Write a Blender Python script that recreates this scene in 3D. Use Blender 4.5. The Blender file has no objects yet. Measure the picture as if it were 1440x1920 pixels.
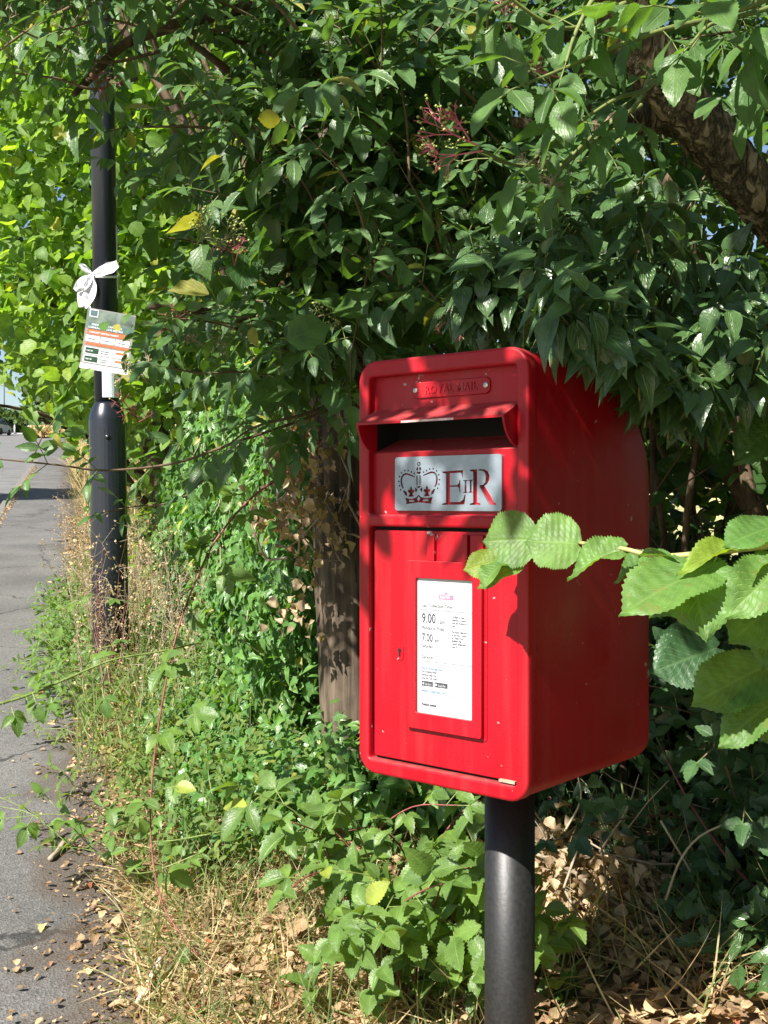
import bpy, bmesh, math, random
import numpy as np
from mathutils import Vector, Matrix
rng = np.random.default_rng(7); random.seed(7)
S = bpy.context.scene; C = S.collection

# ------------------------------------------------------------------ camera, sky, sun, exposure
CAMZ = 1.2; F = 2100.0; PITCH = math.atan(20 / F)
cd = bpy.data.cameras.new('camera'); cam = bpy.data.objects.new('camera', cd); C.objects.link(cam)
cam.location = (0, 0, CAMZ); cam.rotation_euler = (math.pi / 2 - PITCH, 0, 0)
cd.sensor_fit = 'VERTICAL'; cd.sensor_height = 24.0; cd.lens = 24.0 * F / 1920
cd.clip_start = 0.05; cd.clip_end = 3000
S.camera = cam
SUN = Vector((-.458, -.586, .669)).normalized()
W = bpy.data.worlds.new('World'); S.world = W; W.use_nodes = True
nt = W.node_tree; sky = nt.nodes.new('ShaderNodeTexSky'); sky.sky_type = 'NISHITA'; sky.sun_disc = False
sky.sun_elevation = math.asin(SUN.z); sky.sun_rotation = math.atan2(SUN.x, SUN.y)
sky.air_density = 1.0; sky.dust_density = .6; sky.ozone_density = 1.2
bg = nt.nodes['Background']; bg.inputs[1].default_value = .055; nt.links.new(sky.outputs[0], bg.inputs[0])
sd = bpy.data.lights.new('sun', 'SUN'); sd.energy = 5.0; sd.angle = math.radians(.53); sd.color = (1, .95, .87)
so = bpy.data.objects.new('sun', sd); C.objects.link(so); so.rotation_euler = SUN.to_track_quat('Z', 'Y').to_euler()
so.location = (-5, -6, 8)
S.view_settings.view_transform = 'Standard'; S.view_settings.look = 'None'; S.view_settings.gamma = 1
S.view_settings.use_curve_mapping = False; S.view_settings.exposure = 1.38

def at(x, y, Y):            # the point that shows at photograph pixel (x, y) at distance Y
    return Vector(((x - 720) / F * Y, Y, CAMZ + (940 - y) / F * Y))
def vnoise(x, y):
    return (math.sin(x * 1.7 + 1.3 * math.sin(y * 2.1)) + math.sin(y * 2.9 + 1.7 * math.sin(x * 1.3 + 2)) + .6 * math.sin(x * 5.1 + y * 4.3)) / 2.6
def sst(a, b, x):
    t = np.clip((x - a) / (b - a), 0, 1); return t * t * (3 - 2 * t)
KX = 600 / F                # the road runs towards this bearing
def lat(x, y): return x + KX * y
def gz(x, y):               # height of the ground
    l = lat(x, y); b = sst(.05, .6, l) * .05 + sst(.8, 1.7, l) * .12
    n = sst(.1, .5, l) * .018
    return .071 * y + b + n * (np.sin(x * 9 + 2 * np.sin(y * 5)) + np.sin(y * 11 + x * 4)) * sst(30, 10, y)

# ------------------------------------------------------------------ materials
def N(nt, t, **kw):
    n = nt.nodes.new(t)
    for k, v in kw.items():
        if k.startswith('i'): n.inputs[int(k[1:])].default_value = v
        else: setattr(n, k, v)
    return n
def mat(name):
    m = bpy.data.materials.new(name); m.use_nodes = True
    return m, m.node_tree, m.node_tree.nodes['Principled BSDF'], m.node_tree.links.new
def ramp(nt, pts):
    r = nt.nodes.new('ShaderNodeValToRGB'); e = r.color_ramp.elements
    while len(e) > 1: e.remove(e[0])
    e[0].position = pts[0][0]; e[0].color = (*pts[0][1], 1)
    for p, c in pts[1:]:
        q = e.new(p); q.color = (*c, 1)
    return r
def plain(name, col, rough=.5, metal=0, bump=0, scale=200, var=.15, spec=.5, coat=0):
    m, nt, b, L = mat(name)
    tc = N(nt, 'ShaderNodeTexCoord'); no = N(nt, 'ShaderNodeTexNoise'); no.inputs['Scale'].default_value = scale; no.inputs['Detail'].default_value = 5
    L(tc.outputs['Object'], no.inputs['Vector'])
    r = ramp(nt, [(.3, tuple(c * (1 - var) for c in col)), (.7, tuple(min(1, c * (1 + var)) for c in col))])
    L(no.outputs['Fac'], r.inputs[0]); L(r.outputs[0], b.inputs['Base Color'])
    b.inputs['Roughness'].default_value = rough; b.inputs['Metallic'].default_value = metal
    b.inputs['Specular IOR Level'].default_value = spec; b.inputs['Coat Weight'].default_value = coat
    if bump:
        bp = N(nt, 'ShaderNodeBump'); bp.inputs['Strength'].default_value = bump; bp.inputs['Distance'].default_value = .002
        L(no.outputs['Fac'], bp.inputs['Height']); L(bp.outputs[0], b.inputs['Normal'])
    return m
def paint_red(edge=True):
    m, nt, b, L = mat('red_paint')
    tc = N(nt, 'ShaderNodeTexCoord'); O = tc.outputs['Object']
    n1 = N(nt, 'ShaderNodeTexNoise'); n1.inputs['Scale'].default_value = 260; n1.inputs['Detail'].default_value = 3
    n2 = N(nt, 'ShaderNodeTexNoise'); n2.inputs['Scale'].default_value = 6; n2.inputs['Detail'].default_value = 6
    n3 = N(nt, 'ShaderNodeTexNoise'); n3.inputs['Scale'].default_value = 42; n3.inputs['Detail'].default_value = 4
    n4 = N(nt, 'ShaderNodeTexNoise'); n4.inputs['Scale'].default_value = 11; n4.inputs['Detail'].default_value = 2
    for n in (n1, n2, n3, n4): L(O, n.inputs['Vector'])
    base = ramp(nt, [(.3, (.275, .0008, .0070)), (.7, (.33, .0015, .0100))]); L(n2.outputs[0], base.inputs[0])
    # pale chips and scuffs where fine noise peaks inside patches
    mul = N(nt, 'ShaderNodeMath', operation='MULTIPLY'); L(n3.outputs[0], mul.inputs[0]); L(n4.outputs[0], mul.inputs[1])
    chip = ramp(nt, [(.445, (0, 0, 0)), (.46, (1, 1, 1))]); L(mul.outputs[0], chip.inputs[0])
    geo = N(nt, 'ShaderNodeNewGeometry'); pt = ramp(nt, [(.575, (0, 0, 0)), (.70, (1, 1, 1))]); L(geo.outputs['Pointiness'], pt.inputs[0])
    n5 = N(nt, 'ShaderNodeTexNoise'); n5.inputs['Scale'].default_value = 60; n5.inputs['Detail'].default_value = 6; L(O, n5.inputs['Vector'])
    sc = ramp(nt, [(.5, (0, 0, 0)), (.62, (.55, .55, .55))]); L(n5.outputs[0], sc.inputs[0])
    ed = N(nt, 'ShaderNodeMath', operation='MULTIPLY'); L(pt.outputs[0], ed.inputs[0]) if edge else ed.inputs[0].__setattr__('default_value', 0); L(sc.outputs[0], ed.inputs[1])
    mx = N(nt, 'ShaderNodeMix', data_type='RGBA'); L(ed.outputs[0], mx.inputs['Factor']); L(base.outputs[0], mx.inputs['A']); mx.inputs['B'].default_value = (.62, .22, .24, 1)
    mx2 = N(nt, 'ShaderNodeMix', data_type='RGBA'); L(chip.outputs[0], mx2.inputs['Factor']); L(mx.outputs['Result'], mx2.inputs['A']); mx2.inputs['B'].default_value = (.33, .26, .25, 1)
    # dust lying on upward faces
    sep = N(nt, 'ShaderNodeSeparateXYZ'); L(geo.outputs['Normal'], sep.inputs[0])
    up = N(nt, 'ShaderNodeMapRange'); up.inputs[1].default_value = .55; up.inputs[2].default_value = 1; up.inputs[4].default_value = .5; L(sep.outputs[2], up.inputs[0])
    d2 = N(nt, 'ShaderNodeMath', operation='MULTIPLY'); L(up.outputs[0], d2.inputs[0]); L(n5.outputs[0], d2.inputs[1])
    mx3 = N(nt, 'ShaderNodeMix', data_type='RGBA'); L(d2.outputs[0], mx3.inputs['Factor']); L(mx2.outputs['Result'], mx3.inputs['A']); mx3.inputs['B'].default_value = (.36, .20, .18, 1)
    L(mx3.outputs['Result'], b.inputs['Base Color'])
    fs_ = N(nt, 'ShaderNodeTexNoise'); fs_.inputs['Scale'].default_value = 75; fs_.inputs['Detail'].default_value = 2; L(O, fs_.inputs['Vector']); fr_ = ramp(nt, [(.735, (0, 0, 0)), (.755, (.75,) * 3)]); L(fs_.outputs[0], fr_.inputs[0])
    m5 = N(nt, 'ShaderNodeMix', data_type='RGBA'); L(fr_.outputs[0], m5.inputs['Factor']); L(mx3.outputs['Result'], m5.inputs['A']); m5.inputs['B'].default_value = (.40, .27, .26, 1)
    mp_ = N(nt, 'ShaderNodeMapping'); mp_.inputs['Scale'].default_value = (26, 26, 1.6); L(O, mp_.inputs[0]); st = N(nt, 'ShaderNodeTexNoise'); st.inputs['Scale'].default_value = 1.5; st.inputs['Detail'].default_value = 5; L(mp_.outputs[0], st.inputs['Vector']); sr_ = ramp(nt, [(.5, (0, 0, 0)), (.75, (.13,) * 3)]); L(st.outputs[0], sr_.inputs[0])
    m6 = N(nt, 'ShaderNodeMix', data_type='RGBA'); L(sr_.outputs[0], m6.inputs['Factor']); L(m5.outputs['Result'], m6.inputs['A']); m6.inputs['B'].default_value = (.30, .10, .09, 1); L(m6.outputs['Result'], b.inputs['Base Color'])
    rr = ramp(nt, [(.3, (.34,) * 3), (.7, (.55,) * 3)]); L(n2.outputs[0], rr.inputs[0]); L(rr.outputs[0], b.inputs['Roughness'])
    b.inputs['Specular IOR Level'].default_value = .33
    bp = N(nt, 'ShaderNodeBump'); bp.inputs['Strength'].default_value = .22; bp.inputs['Distance'].default_value = .0012
    L(n1.outputs[0], bp.inputs['Height']); L(bp.outputs[0], b.inputs['Normal'])
    return m
def leafmat(name, a, bcol, yellow=None, trans=.38, rough=.42, spec=.45, veins=8., vein=.35, spots=0, under=None, vs=.5):
    m, nt, b, L = mat(name)
    luv = N(nt, 'ShaderNodeAttribute', attribute_name='luv'); rv = N(nt, 'ShaderNodeAttribute', attribute_name='rv')
    oi = N(nt, 'ShaderNodeObjectInfo'); ad = N(nt, 'ShaderNodeMath', operation='ADD'); fr = N(nt, 'ShaderNodeMath', operation='FRACT')
    L(rv.outputs['Fac'], ad.inputs[0]); L(oi.outputs['Random'], ad.inputs[1]); L(ad.outputs[0], fr.inputs[0])
    pts = [(0, a), (.55, tuple((p + q) / 2 for p, q in zip(a, bcol))), (.9, bcol)]
    if yellow: pts += [(.975, bcol), (.983, yellow), (1, yellow)]
    r = ramp(nt, pts); L(fr.outputs[0], r.inputs[0])
    sp = N(nt, 'ShaderNodeSeparateXYZ'); L(luv.outputs['Vector'], sp.inputs[0])
    av = N(nt, 'ShaderNodeMath', operation='ABSOLUTE'); L(sp.outputs[1], av.inputs[0])
    mid = N(nt, 'ShaderNodeMapRange'); mid.inputs[1].default_value = .0; mid.inputs[2].default_value = .09; mid.inputs[3].default_value = 1; mid.inputs[4].default_value = 0; L(av.outputs[0], mid.inputs[0])
    k1 = N(nt, 'ShaderNodeMath', operation='MULTIPLY'); k1.inputs[1].default_value = -vs; L(av.outputs[0], k1.inputs[0])
    k2 = N(nt, 'ShaderNodeMath', operation='ADD'); L(k1.outputs[0], k2.inputs[0]); L(sp.outputs[0], k2.inputs[1])
    k3 = N(nt, 'ShaderNodeMath', operation='MULTIPLY'); k3.inputs[1].default_value = veins * 6.283; L(k2.outputs[0], k3.inputs[0])
    k4 = N(nt, 'ShaderNodeMath', operation='COSINE'); L(k3.outputs[0], k4.inputs[0])
    k5 = N(nt, 'ShaderNodeMapRange'); k5.inputs[1].default_value = .78; k5.inputs[2].default_value = 1; L(k4.outputs[0], k5.inputs[0])
    mxv = N(nt, 'ShaderNodeMath', operation='MAXIMUM'); L(mid.outputs[0], mxv.inputs[0]); L(k5.outputs[0], mxv.inputs[1])
    fv = N(nt, 'ShaderNodeMath', operation='MULTIPLY'); fv.inputs[1].default_value = vein; L(mxv.outputs[0], fv.inputs[0])
    no = N(nt, 'ShaderNodeTexNoise'); no.inputs['Scale'].default_value = 35; no.inputs['Detail'].default_value = 3
    tc = N(nt, 'ShaderNodeNewGeometry'); L(tc.outputs['Position'], no.inputs['Vector'])
    nr = ramp(nt, [(.3, (.72,) * 3), (.7, (1.25,) * 3)]); L(no.outputs[0], nr.inputs[0])
    m0 = N(nt, 'ShaderNodeMix', data_type='RGBA', blend_type='MULTIPLY'); m0.inputs['Factor'].default_value = 1; L(r.outputs[0], m0.inputs['A']); L(nr.outputs[0], m0.inputs['B'])
    m1 = N(nt, 'ShaderNodeMix', data_type='RGBA'); L(fv.outputs[0], m1.inputs['Factor']); L(m0.outputs['Result'], m1.inputs['A'])
    m1.inputs['B'].default_value = (min(1, bcol[0] * 2.2 + .04), min(1, bcol[1] * 1.9 + .04), bcol[2] * 2 + .03, 1)
    col = m1.outputs['Result']
    if spots:
        vo = N(nt, 'ShaderNodeTexNoise'); vo.inputs['Scale'].default_value = 55; L(tc.outputs['Position'], vo.inputs['Vector'])
        vr = ramp(nt, [(.66, (0, 0, 0)), (.70, (spots,) * 3)]); L(vo.outputs[0], vr.inputs[0])
        m2 = N(nt, 'ShaderNodeMix', data_type='RGBA'); L(vr.outputs[0], m2.inputs['Factor']); L(col, m2.inputs['A']); m2.inputs['B'].default_value = (.20, .13, .04, 1); col = m2.outputs['Result']
    bf = N(nt, 'ShaderNodeMix', data_type='RGBA'); L(tc.outputs['Backfacing'], bf.inputs['Factor']); L(col, bf.inputs['A'])
    li = N(nt, 'ShaderNodeMix', data_type='RGBA'); li.inputs['Factor'].default_value = .35; L(col, li.inputs['A']); li.inputs['B'].default_value = (*(under or (.16, .22, .12)), 1); L(li.outputs['Result'], bf.inputs['B'])
    L(bf.outputs['Result'], b.inputs['Base Color'])
    b.inputs['Roughness'].default_value = rough; b.inputs['Specular IOR Level'].default_value = spec
    bp = N(nt, 'ShaderNodeBump'); bp.inputs['Strength'].default_value = .5; bp.inputs['Distance'].default_value = .0015; bp.invert = True
    hh = N(nt, 'ShaderNodeMath', operation='ADD'); L(mxv.outputs[0], hh.inputs[0]); n6 = N(nt, 'ShaderNodeTexNoise'); n6.inputs['Scale'].default_value = 170; L(tc.outputs['Position'], n6.inputs['Vector']); L(n6.outputs[0], hh.inputs[1])
    L(hh.outputs[0], bp.inputs['Height']); L(bp.outputs[0], b.inputs['Normal'])
    tr = N(nt, 'ShaderNodeBsdfTranslucent'); tcol = N(nt, 'ShaderNodeMix', data_type='RGBA', blend_type='MULTIPLY'); tcol.inputs['Factor'].default_value = 1
    L(col, tcol.inputs['A']); tcol.inputs['B'].default_value = (2.6, 2.5, .7, 1); L(tcol.outputs['Result'], tr.inputs[0])
    ms = N(nt, 'ShaderNodeMixShader'); ms.inputs[0].default_value = trans; L(b.outputs[0], ms.inputs[1]); L(tr.outputs[0], ms.inputs[2])
    L(ms.outputs[0], nt.nodes['Material Output'].inputs[0])
    return m
def barkmat(name, a, bcol, scale=30, stretch=(1, 1, .25), bump=1., dist=.01):
    m, nt, b, L = mat(name)
    tc = N(nt, 'ShaderNodeTexCoord'); mp = N(nt, 'ShaderNodeMapping'); mp.inputs['Scale'].default_value = stretch; L(tc.outputs['Object'], mp.inputs[0])
    n1 = N(nt, 'ShaderNodeTexNoise'); n1.inputs['Scale'].default_value = scale; n1.inputs['Detail'].default_value = 8; L(mp.outputs[0], n1.inputs['Vector'])
    n2 = N(nt, 'ShaderNodeTexNoise'); n2.inputs['Scale'].default_value = scale * .2; n2.inputs['Detail'].default_value = 3; L(tc.outputs['Object'], n2.inputs['Vector'])
    ad = N(nt, 'ShaderNodeMath', operation='ADD'); L(n1.outputs[0], ad.inputs[0]); L(n2.outputs[0], ad.inputs[1])
    vo = N(nt, 'ShaderNodeTexVoronoi', feature='DISTANCE_TO_EDGE'); vo.inputs['Scale'].default_value = scale * .9; mv = N(nt, 'ShaderNodeMix', data_type='VECTOR'); mv.inputs['Factor'].default_value = .12; L(mp.outputs[0], mv.inputs[4]); L(n1.outputs['Color'], mv.inputs[5]); L(mv.outputs[1], vo.inputs['Vector'])
    vr = N(nt, 'ShaderNodeMapRange'); vr.inputs[2].default_value = .22; vr.inputs[3].default_value = .25; L(vo.outputs['Distance'], vr.inputs[0])
    r = ramp(nt, [(.38, a), (.62, bcol)]); h = N(nt, 'ShaderNodeMath', operation='MULTIPLY'); h.inputs[1].default_value = .5; L(ad.outputs[0], h.inputs[0]); L(h.outputs[0], r.inputs[0])
    bm = N(nt, 'ShaderNodeMix', data_type='RGBA', blend_type='MULTIPLY'); bm.inputs['Factor'].default_value = .85 if scale < 30 else .3; L(r.outputs[0], bm.inputs['A']); L(vr.outputs[0], bm.inputs['B']); L(bm.outputs['Result'], b.inputs['Base Color']); b.inputs['Roughness'].default_value = .85; b.inputs['Specular IOR Level'].default_value = .2
    hs = N(nt, 'ShaderNodeMath', operation='ADD'); L(n1.outputs[0], hs.inputs[0]); L(vr.outputs[0], hs.inputs[1])
    bp = N(nt, 'ShaderNodeBump'); bp.inputs['Strength'].default_value = bump; bp.inputs['Distance'].default_value = dist; L(hs.outputs[0] if scale < 30 else n1.outputs[0], bp.inputs['Height']); L(bp.outputs[0], b.inputs['Normal'])
    return m
def asphalt(name, base, patch):
    base = tuple(c * .92 for c in base); patch = tuple(c * .98 for c in patch)
    m, nt, b, L = mat(name)
    tc = N(nt, 'ShaderNodeTexCoord'); O = tc.outputs['Object']
    v = N(nt, 'ShaderNodeTexVoronoi'); v.inputs['Scale'].default_value = 150; L(O, v.inputs['Vector'])
    n1 = N(nt, 'ShaderNodeTexNoise'); n1.inputs['Scale'].default_value = 1.6; n1.inputs['Detail'].default_value = 7; L(O, n1.inputs['Vector'])
    n2 = N(nt, 'ShaderNodeTexNoise'); n2.inputs['Scale'].default_value = 420; n2.inputs['Detail'].default_value = 2; L(O, n2.inputs['Vector'])
    r = ramp(nt, [(.35, base), (.65, patch)]); L(n1.outputs[0], r.inputs[0])
    g = ramp(nt, [(0, (.62,) * 3), (1, (1.45,) * 3)]); L(v.outputs['Color'], g.inputs[0])
    mm = N(nt, 'ShaderNodeMix', data_type='RGBA', blend_type='MULTIPLY'); mm.inputs['Factor'].default_value = 1; L(r.outputs[0], mm.inputs['A']); L(g.outputs[0], mm.inputs['B'])
    w = ramp(nt, [(.69, (0, 0, 0)), (.73, (.8,) * 3)]); L(n2.outputs[0], w.inputs[0])
    sx = N(nt, 'ShaderNodeSeparateXYZ'); L(O, sx.inputs[0]); q1 = N(nt, 'ShaderNodeMath', operation='MULTIPLY'); q1.inputs[1].default_value = KX; L(sx.outputs[1], q1.inputs[0])
    q2 = N(nt, 'ShaderNodeMath', operation='ADD'); L(q1.outputs[0], q2.inputs[0]); L(sx.outputs[0], q2.inputs[1])
    q3 = N(nt, 'ShaderNodeMapRange'); q3.inputs[1].default_value = -.30; q3.inputs[2].default_value = .12; q3.inputs[3].default_value = -.15; q3.inputs[4].default_value = .55; L(q2.outputs[0], q3.inputs[0])
    n7 = N(nt, 'ShaderNodeTexNoise'); n7.inputs['Scale'].default_value = 5; n7.inputs['Detail'].default_value = 8; L(O, n7.inputs['Vector'])
    q4 = N(nt, 'ShaderNodeMath', operation='ADD'); L(q3.outputs[0], q4.inputs[0]); L(n7.outputs[0], q4.inputs[1]); dr_ = ramp(nt, [(.68, (0, 0, 0)), (.90, (.7,) * 3)]); L(q4.outputs[0], dr_.inputs[0])
    vc = N(nt, 'ShaderNodeTexVoronoi', feature='DISTANCE_TO_EDGE'); vc.inputs['Scale'].default_value = .8; vm = N(nt, 'ShaderNodeMix', data_type='VECTOR'); vm.inputs['Factor'].default_value = .25; L(O, vm.inputs[4]); L(n7.outputs['Color'], vm.inputs[5]); L(vm.outputs[1], vc.inputs['Vector'])
    cr = ramp(nt, [(.003, (.35,) * 3), (.008, (1, 1, 1))]); L(vc.outputs['Distance'], cr.inputs[0])
    mc = N(nt, 'ShaderNodeMix', data_type='RGBA', blend_type='MULTIPLY'); mc.inputs['Factor'].default_value = 1; L(mm.outputs['Result'], mc.inputs['A']); L(cr.outputs[0], mc.inputs['B'])
    md = N(nt, 'ShaderNodeMix', data_type='RGBA'); L(dr_.outputs[0], md.inputs['Factor']); L(mc.outputs['Result'], md.inputs['A']); md.inputs['B'].default_value = (.085, .062, .045, 1); mm = md
    m2 = N(nt, 'ShaderNodeMix', data_type='RGBA'); L(w.outputs[0], m2.inputs['Factor']); L(mm.outputs['Result'], m2.inputs['A']); m2.inputs['B'].default_value = (.30, .28, .26, 1)
    L(m2.outputs['Result'], b.inputs['Base Color']); b.inputs['Roughness'].default_value = .85; b.inputs['Specular IOR Level'].default_value = .3
    ad = N(nt, 'ShaderNodeMath', operation='ADD'); L(v.outputs['Distance'], ad.inputs[0]); L(n2.outputs[0], ad.inputs[1])
    bp = N(nt, 'ShaderNodeBump'); bp.inputs['Strength'].default_value = .7; bp.inputs['Distance'].default_value = .004; L(ad.outputs[0], bp.inputs['Height']); L(bp.outputs[0], b.inputs['Normal'])
    return m
def soilmat(name, cols, scale):
    m, nt, b, L = mat(name); tc = N(nt, 'ShaderNodeTexCoord')
    n1 = N(nt, 'ShaderNodeTexNoise'); n1.inputs['Scale'].default_value = scale; n1.inputs['Detail'].default_value = 10; L(tc.outputs['Object'], n1.inputs['Vector'])
    r = ramp(nt, [(.3 + .4 * i / (len(cols) - 1), c) for i, c in enumerate(cols)]); L(n1.outputs[0], r.inputs[0]); L(r.outputs[0], b.inputs['Base Color'])
    b.inputs['Roughness'].default_value = .95; b.inputs['Specular IOR Level'].default_value = .1
    bp = N(nt, 'ShaderNodeBump'); bp.inputs['Strength'].default_value = 1; bp.inputs['Distance'].default_value = .02; L(n1.outputs[0], bp.inputs['Height']); L(bp.outputs[0], b.inputs['Normal'])
    return m
RED = paint_red(); REDF = paint_red(False)
STEEL = plain('brushed_steel', (.29, .335, .385), .48, .75, .1, 90, .08)
BLACKP = plain('black_column_paint', (.012, .015, .022), .27, 0, .10, 300, .2)
POSTP = plain('worn_black_post_paint', (.011, .0108, .011), .46, 0, .14, 150, .45)
DARK = plain('black_void', (.003, .003, .003), .9)
WHITE = plain('white_card', (.44, .46, .48), .45, 0, 0, 20, .03)
GREYTXT = plain('dark_print', (.04, .04, .05), .6)
PALETXT = plain('faded_print', (.36, .37, .40), .6)
BLUETXT = plain('blue_print', (.05, .14, .30), .6)
PINK = plain('faded_pink_print', (.52, .13, .22), .6)
SCREW = plain('zinc_screw', (.55, .55, .5), .35, .8)
BARKT = barkmat('old_tree_bark', (.12, .082, .052), (.46, .35, .23), 26, (1, 1, .35), 1, .02)
BARKS = barkmat('shrub_bark', (.05, .035, .022), (.16, .11, .07), 60, (1, 1, .3), .6, .004)
WOOD = barkmat('weathered_pole_wood', (.026, .020, .016), (.155, .118, .085), 42, (1, 1, .05), 1, .006)
TWIG = plain('twig_bark', (.13, .085, .05), .8, 0, .3, 80, .4)
DTWIG = plain('dead_twig', (.30, .24, .17), .85, 0, .3, 80, .3)
GTWIG = plain('green_twig', (.14, .17, .05), .6, 0, .2, 80, .3)
CANE = plain('red_bramble_cane', (.20, .055, .05), .5, 0, .2, 60, .35)
GCANE = plain('green_bramble_cane', (.15, .20, .05), .5, 0, .2, 60, .3)
ELDER = leafmat('elder_leaf', (.042, .098, .036), (.085, .165, .046), (.25, .24, .04), .32, .40, .5, 7, .16, .25)
ELDERN = leafmat('bright_elder_leaf', (.055, .125, .032), (.085, .17, .04), (.30, .28, .05), .34, .42, .5, 8, .2, .15)
IVY = leafmat('ivy_leaf', (.032, .075, .023), (.06, .12, .034), None, .14, .27, .62, 4, .28, 0, vs=.9)
IVYL = leafmat('small_ivy_leaf', (.055, .14, .035), (.11, .23, .05), (.3, .3, .07), .30, .34, .6, 3, .25, 0, vs=.9)
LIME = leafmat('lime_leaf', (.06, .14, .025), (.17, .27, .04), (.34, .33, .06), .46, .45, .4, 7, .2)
HAZEL = leafmat('hazel_leaf', (.075, .165, .035), (.11, .21, .045), None, .36, .5, .4, 9, .22, .25)
HAZELY = leafmat('young_hazel_leaf', (.13, .22, .028), (.18, .26, .032), None, .42, .5, .4, 9, .3, .1)
BRAM = leafmat('bramble_leaf', (.07, .14, .03), (.12, .21, .04), (.25, .30, .05), .34, .42, .45, 8, .3)
BRAMD = leafmat('shaded_bramble_leaf', (.03, .08, .03), (.055, .12, .04), None, .25, .42, .5, 8, .25)  # darker copy of the bramble leaf, its shade put into the colour
WEED = leafmat('weed_leaf', (.08, .14, .035), (.15, .21, .05), (.34, .28, .10), .36, .5, .3, 5, .2)
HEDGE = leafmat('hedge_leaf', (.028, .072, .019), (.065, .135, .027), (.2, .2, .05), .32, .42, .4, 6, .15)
DEAD = leafmat('dead_leaf', (.15, .10, .06), (.52, .40, .26), (.16, .07, .035), .2, .7, .2, 5, .15, 0, (.4, .3, .2))
LITTER = leafmat('litter_leaf', (.17, .10, .055), (.50, .36, .21), (.28, .10, .05), .12, .8, .15, 5, .12, 0, (.5, .36, .22))
STRAW = leafmat('dry_grass', (.36, .26, .13), (.58, .46, .27), (.16, .20, .05), .2, .7, .2, 1, 0)
GRASS = leafmat('green_grass', (.10, .15, .04), (.20, .24, .08), (.4, .34, .16), .3, .6, .3, 1, 0)
FARL = leafmat('far_foliage', (.045, .085, .035), (.09, .14, .05), None, .3, .6, .2, 1, 0)
ROSE = plain('pink_stalk', (.50, .12, .17), .6)
BERRY = plain('green_berry', (.30, .34, .08), .4)

# ------------------------------------------------------------------ object helpers
def link(o, parent=None):
    C.objects.link(o)
    if parent is not None: o.parent = parent
    return o
def thing(name, label, cat, loc=(0, 0, 0), rotz=0, group=None):
    o = bpy.data.objects.new(name, None); o.empty_display_size = .1; C.objects.link(o); o.location = loc; o.rotation_euler = (0, 0, rotz)
    o['label'] = label; o['category'] = cat
    if group: o['group'] = group
    return o
def tag(o, label, cat, group=None):
    o['label'] = label; o['category'] = cat
    if group: o['group'] = group
    return o
def mesh_obj(name, me, m, parent=None, smooth=False):
    if m is not None and not len(me.materials): me.materials.append(m)
    if smooth: me.polygons.foreach_set('use_smooth', [True] * len(me.polygons))
    return link(bpy.data.objects.new(name, me), parent)
class MB:                    # collects tubes and polygons, links them as one mesh object
    def __init__(s): s.v = []; s.f = []
    def poly(s, vs, fs):
        k = len(s.v); s.v += [tuple(p) for p in vs]; s.f += [tuple(i + k for i in q) for q in fs]
    def box(s, a, b):
        x0, y0, z0 = a; x1, y1, z1 = b
        s.poly([(x0, y0, z0), (x1, y0, z0), (x1, y1, z0), (x0, y1, z0), (x0, y0, z1), (x1, y0, z1), (x1, y1, z1), (x0, y1, z1)],
               [(0, 3, 2, 1), (4, 5, 6, 7), (0, 1, 5, 4), (1, 2, 6, 5), (2, 3, 7, 6), (3, 0, 4, 7)])
    def tube(s, pts, radii, n=6, cap=True, rough=0):
        pts = [Vector(p) for p in pts]
        if not hasattr(radii, '__len__'): radii = [radii] * len(pts)
        k0 = len(s.v); ref = None
        for i, p in enumerate(pts):
            t = (pts[min(i + 1, len(pts) - 1)] - pts[max(i - 1, 0)]).normalized()
            if ref is None: ref = t.orthogonal().normalized()
            a = (ref - t * ref.dot(t)).normalized(); ref = a; b = t.cross(a)
            for j in range(n):
                an = 2 * math.pi * j / n
                r = radii[i] * (1 + (rough * (vnoise(j * 2.3 + i * .21, i * .9 + j) + .5 * vnoise(j * 5.7, i * .15)) if rough else 0))
                s.v.append(tuple(p + (a * math.cos(an) + b * math.sin(an)) * r))
        for i in range(len(pts) - 1):
            for j in range(n):
                q = k0 + i * n; s.f.append((q + j, q + (j + 1) % n, q + n + (j + 1) % n, q + n + j))
        if cap:
            s.f.append(tuple(k0 + j for j in reversed(range(n)))); s.f.append(tuple(k0 + (len(pts) - 1) * n + j for j in range(n)))
    def build(s, name, m, parent=None, smooth=True, off=None, kind=None):
        me = bpy.data.meshes.new(name)
        v = s.v if off is None else [(a - off[0], b - off[1], c - off[2]) for a, b, c in s.v]
        me.from_pydata(v, [], s.f); me.update()
        o = mesh_obj(name, me, m, parent, smooth)
        if kind: o['kind'] = kind
        return o
def smoothpath(pts, n):
    pts = [Vector(p) for p in pts]; out = []
    P = [pts[0] * 2 - pts[1]] + pts + [pts[-1] * 2 - pts[-2]]
    for i in range(1, len(P) - 2):
        for k in range(n):
            t = k / n; a, b, c, d = P[i - 1], P[i], P[i + 1], P[i + 2]
            out.append(.5 * ((2 * b) + (c - a) * t + (2 * a - 5 * b + 4 * c - d) * t * t + (3 * b - a - 3 * c + d) * t ** 3))
    out.append(pts[-1]); return out
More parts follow.
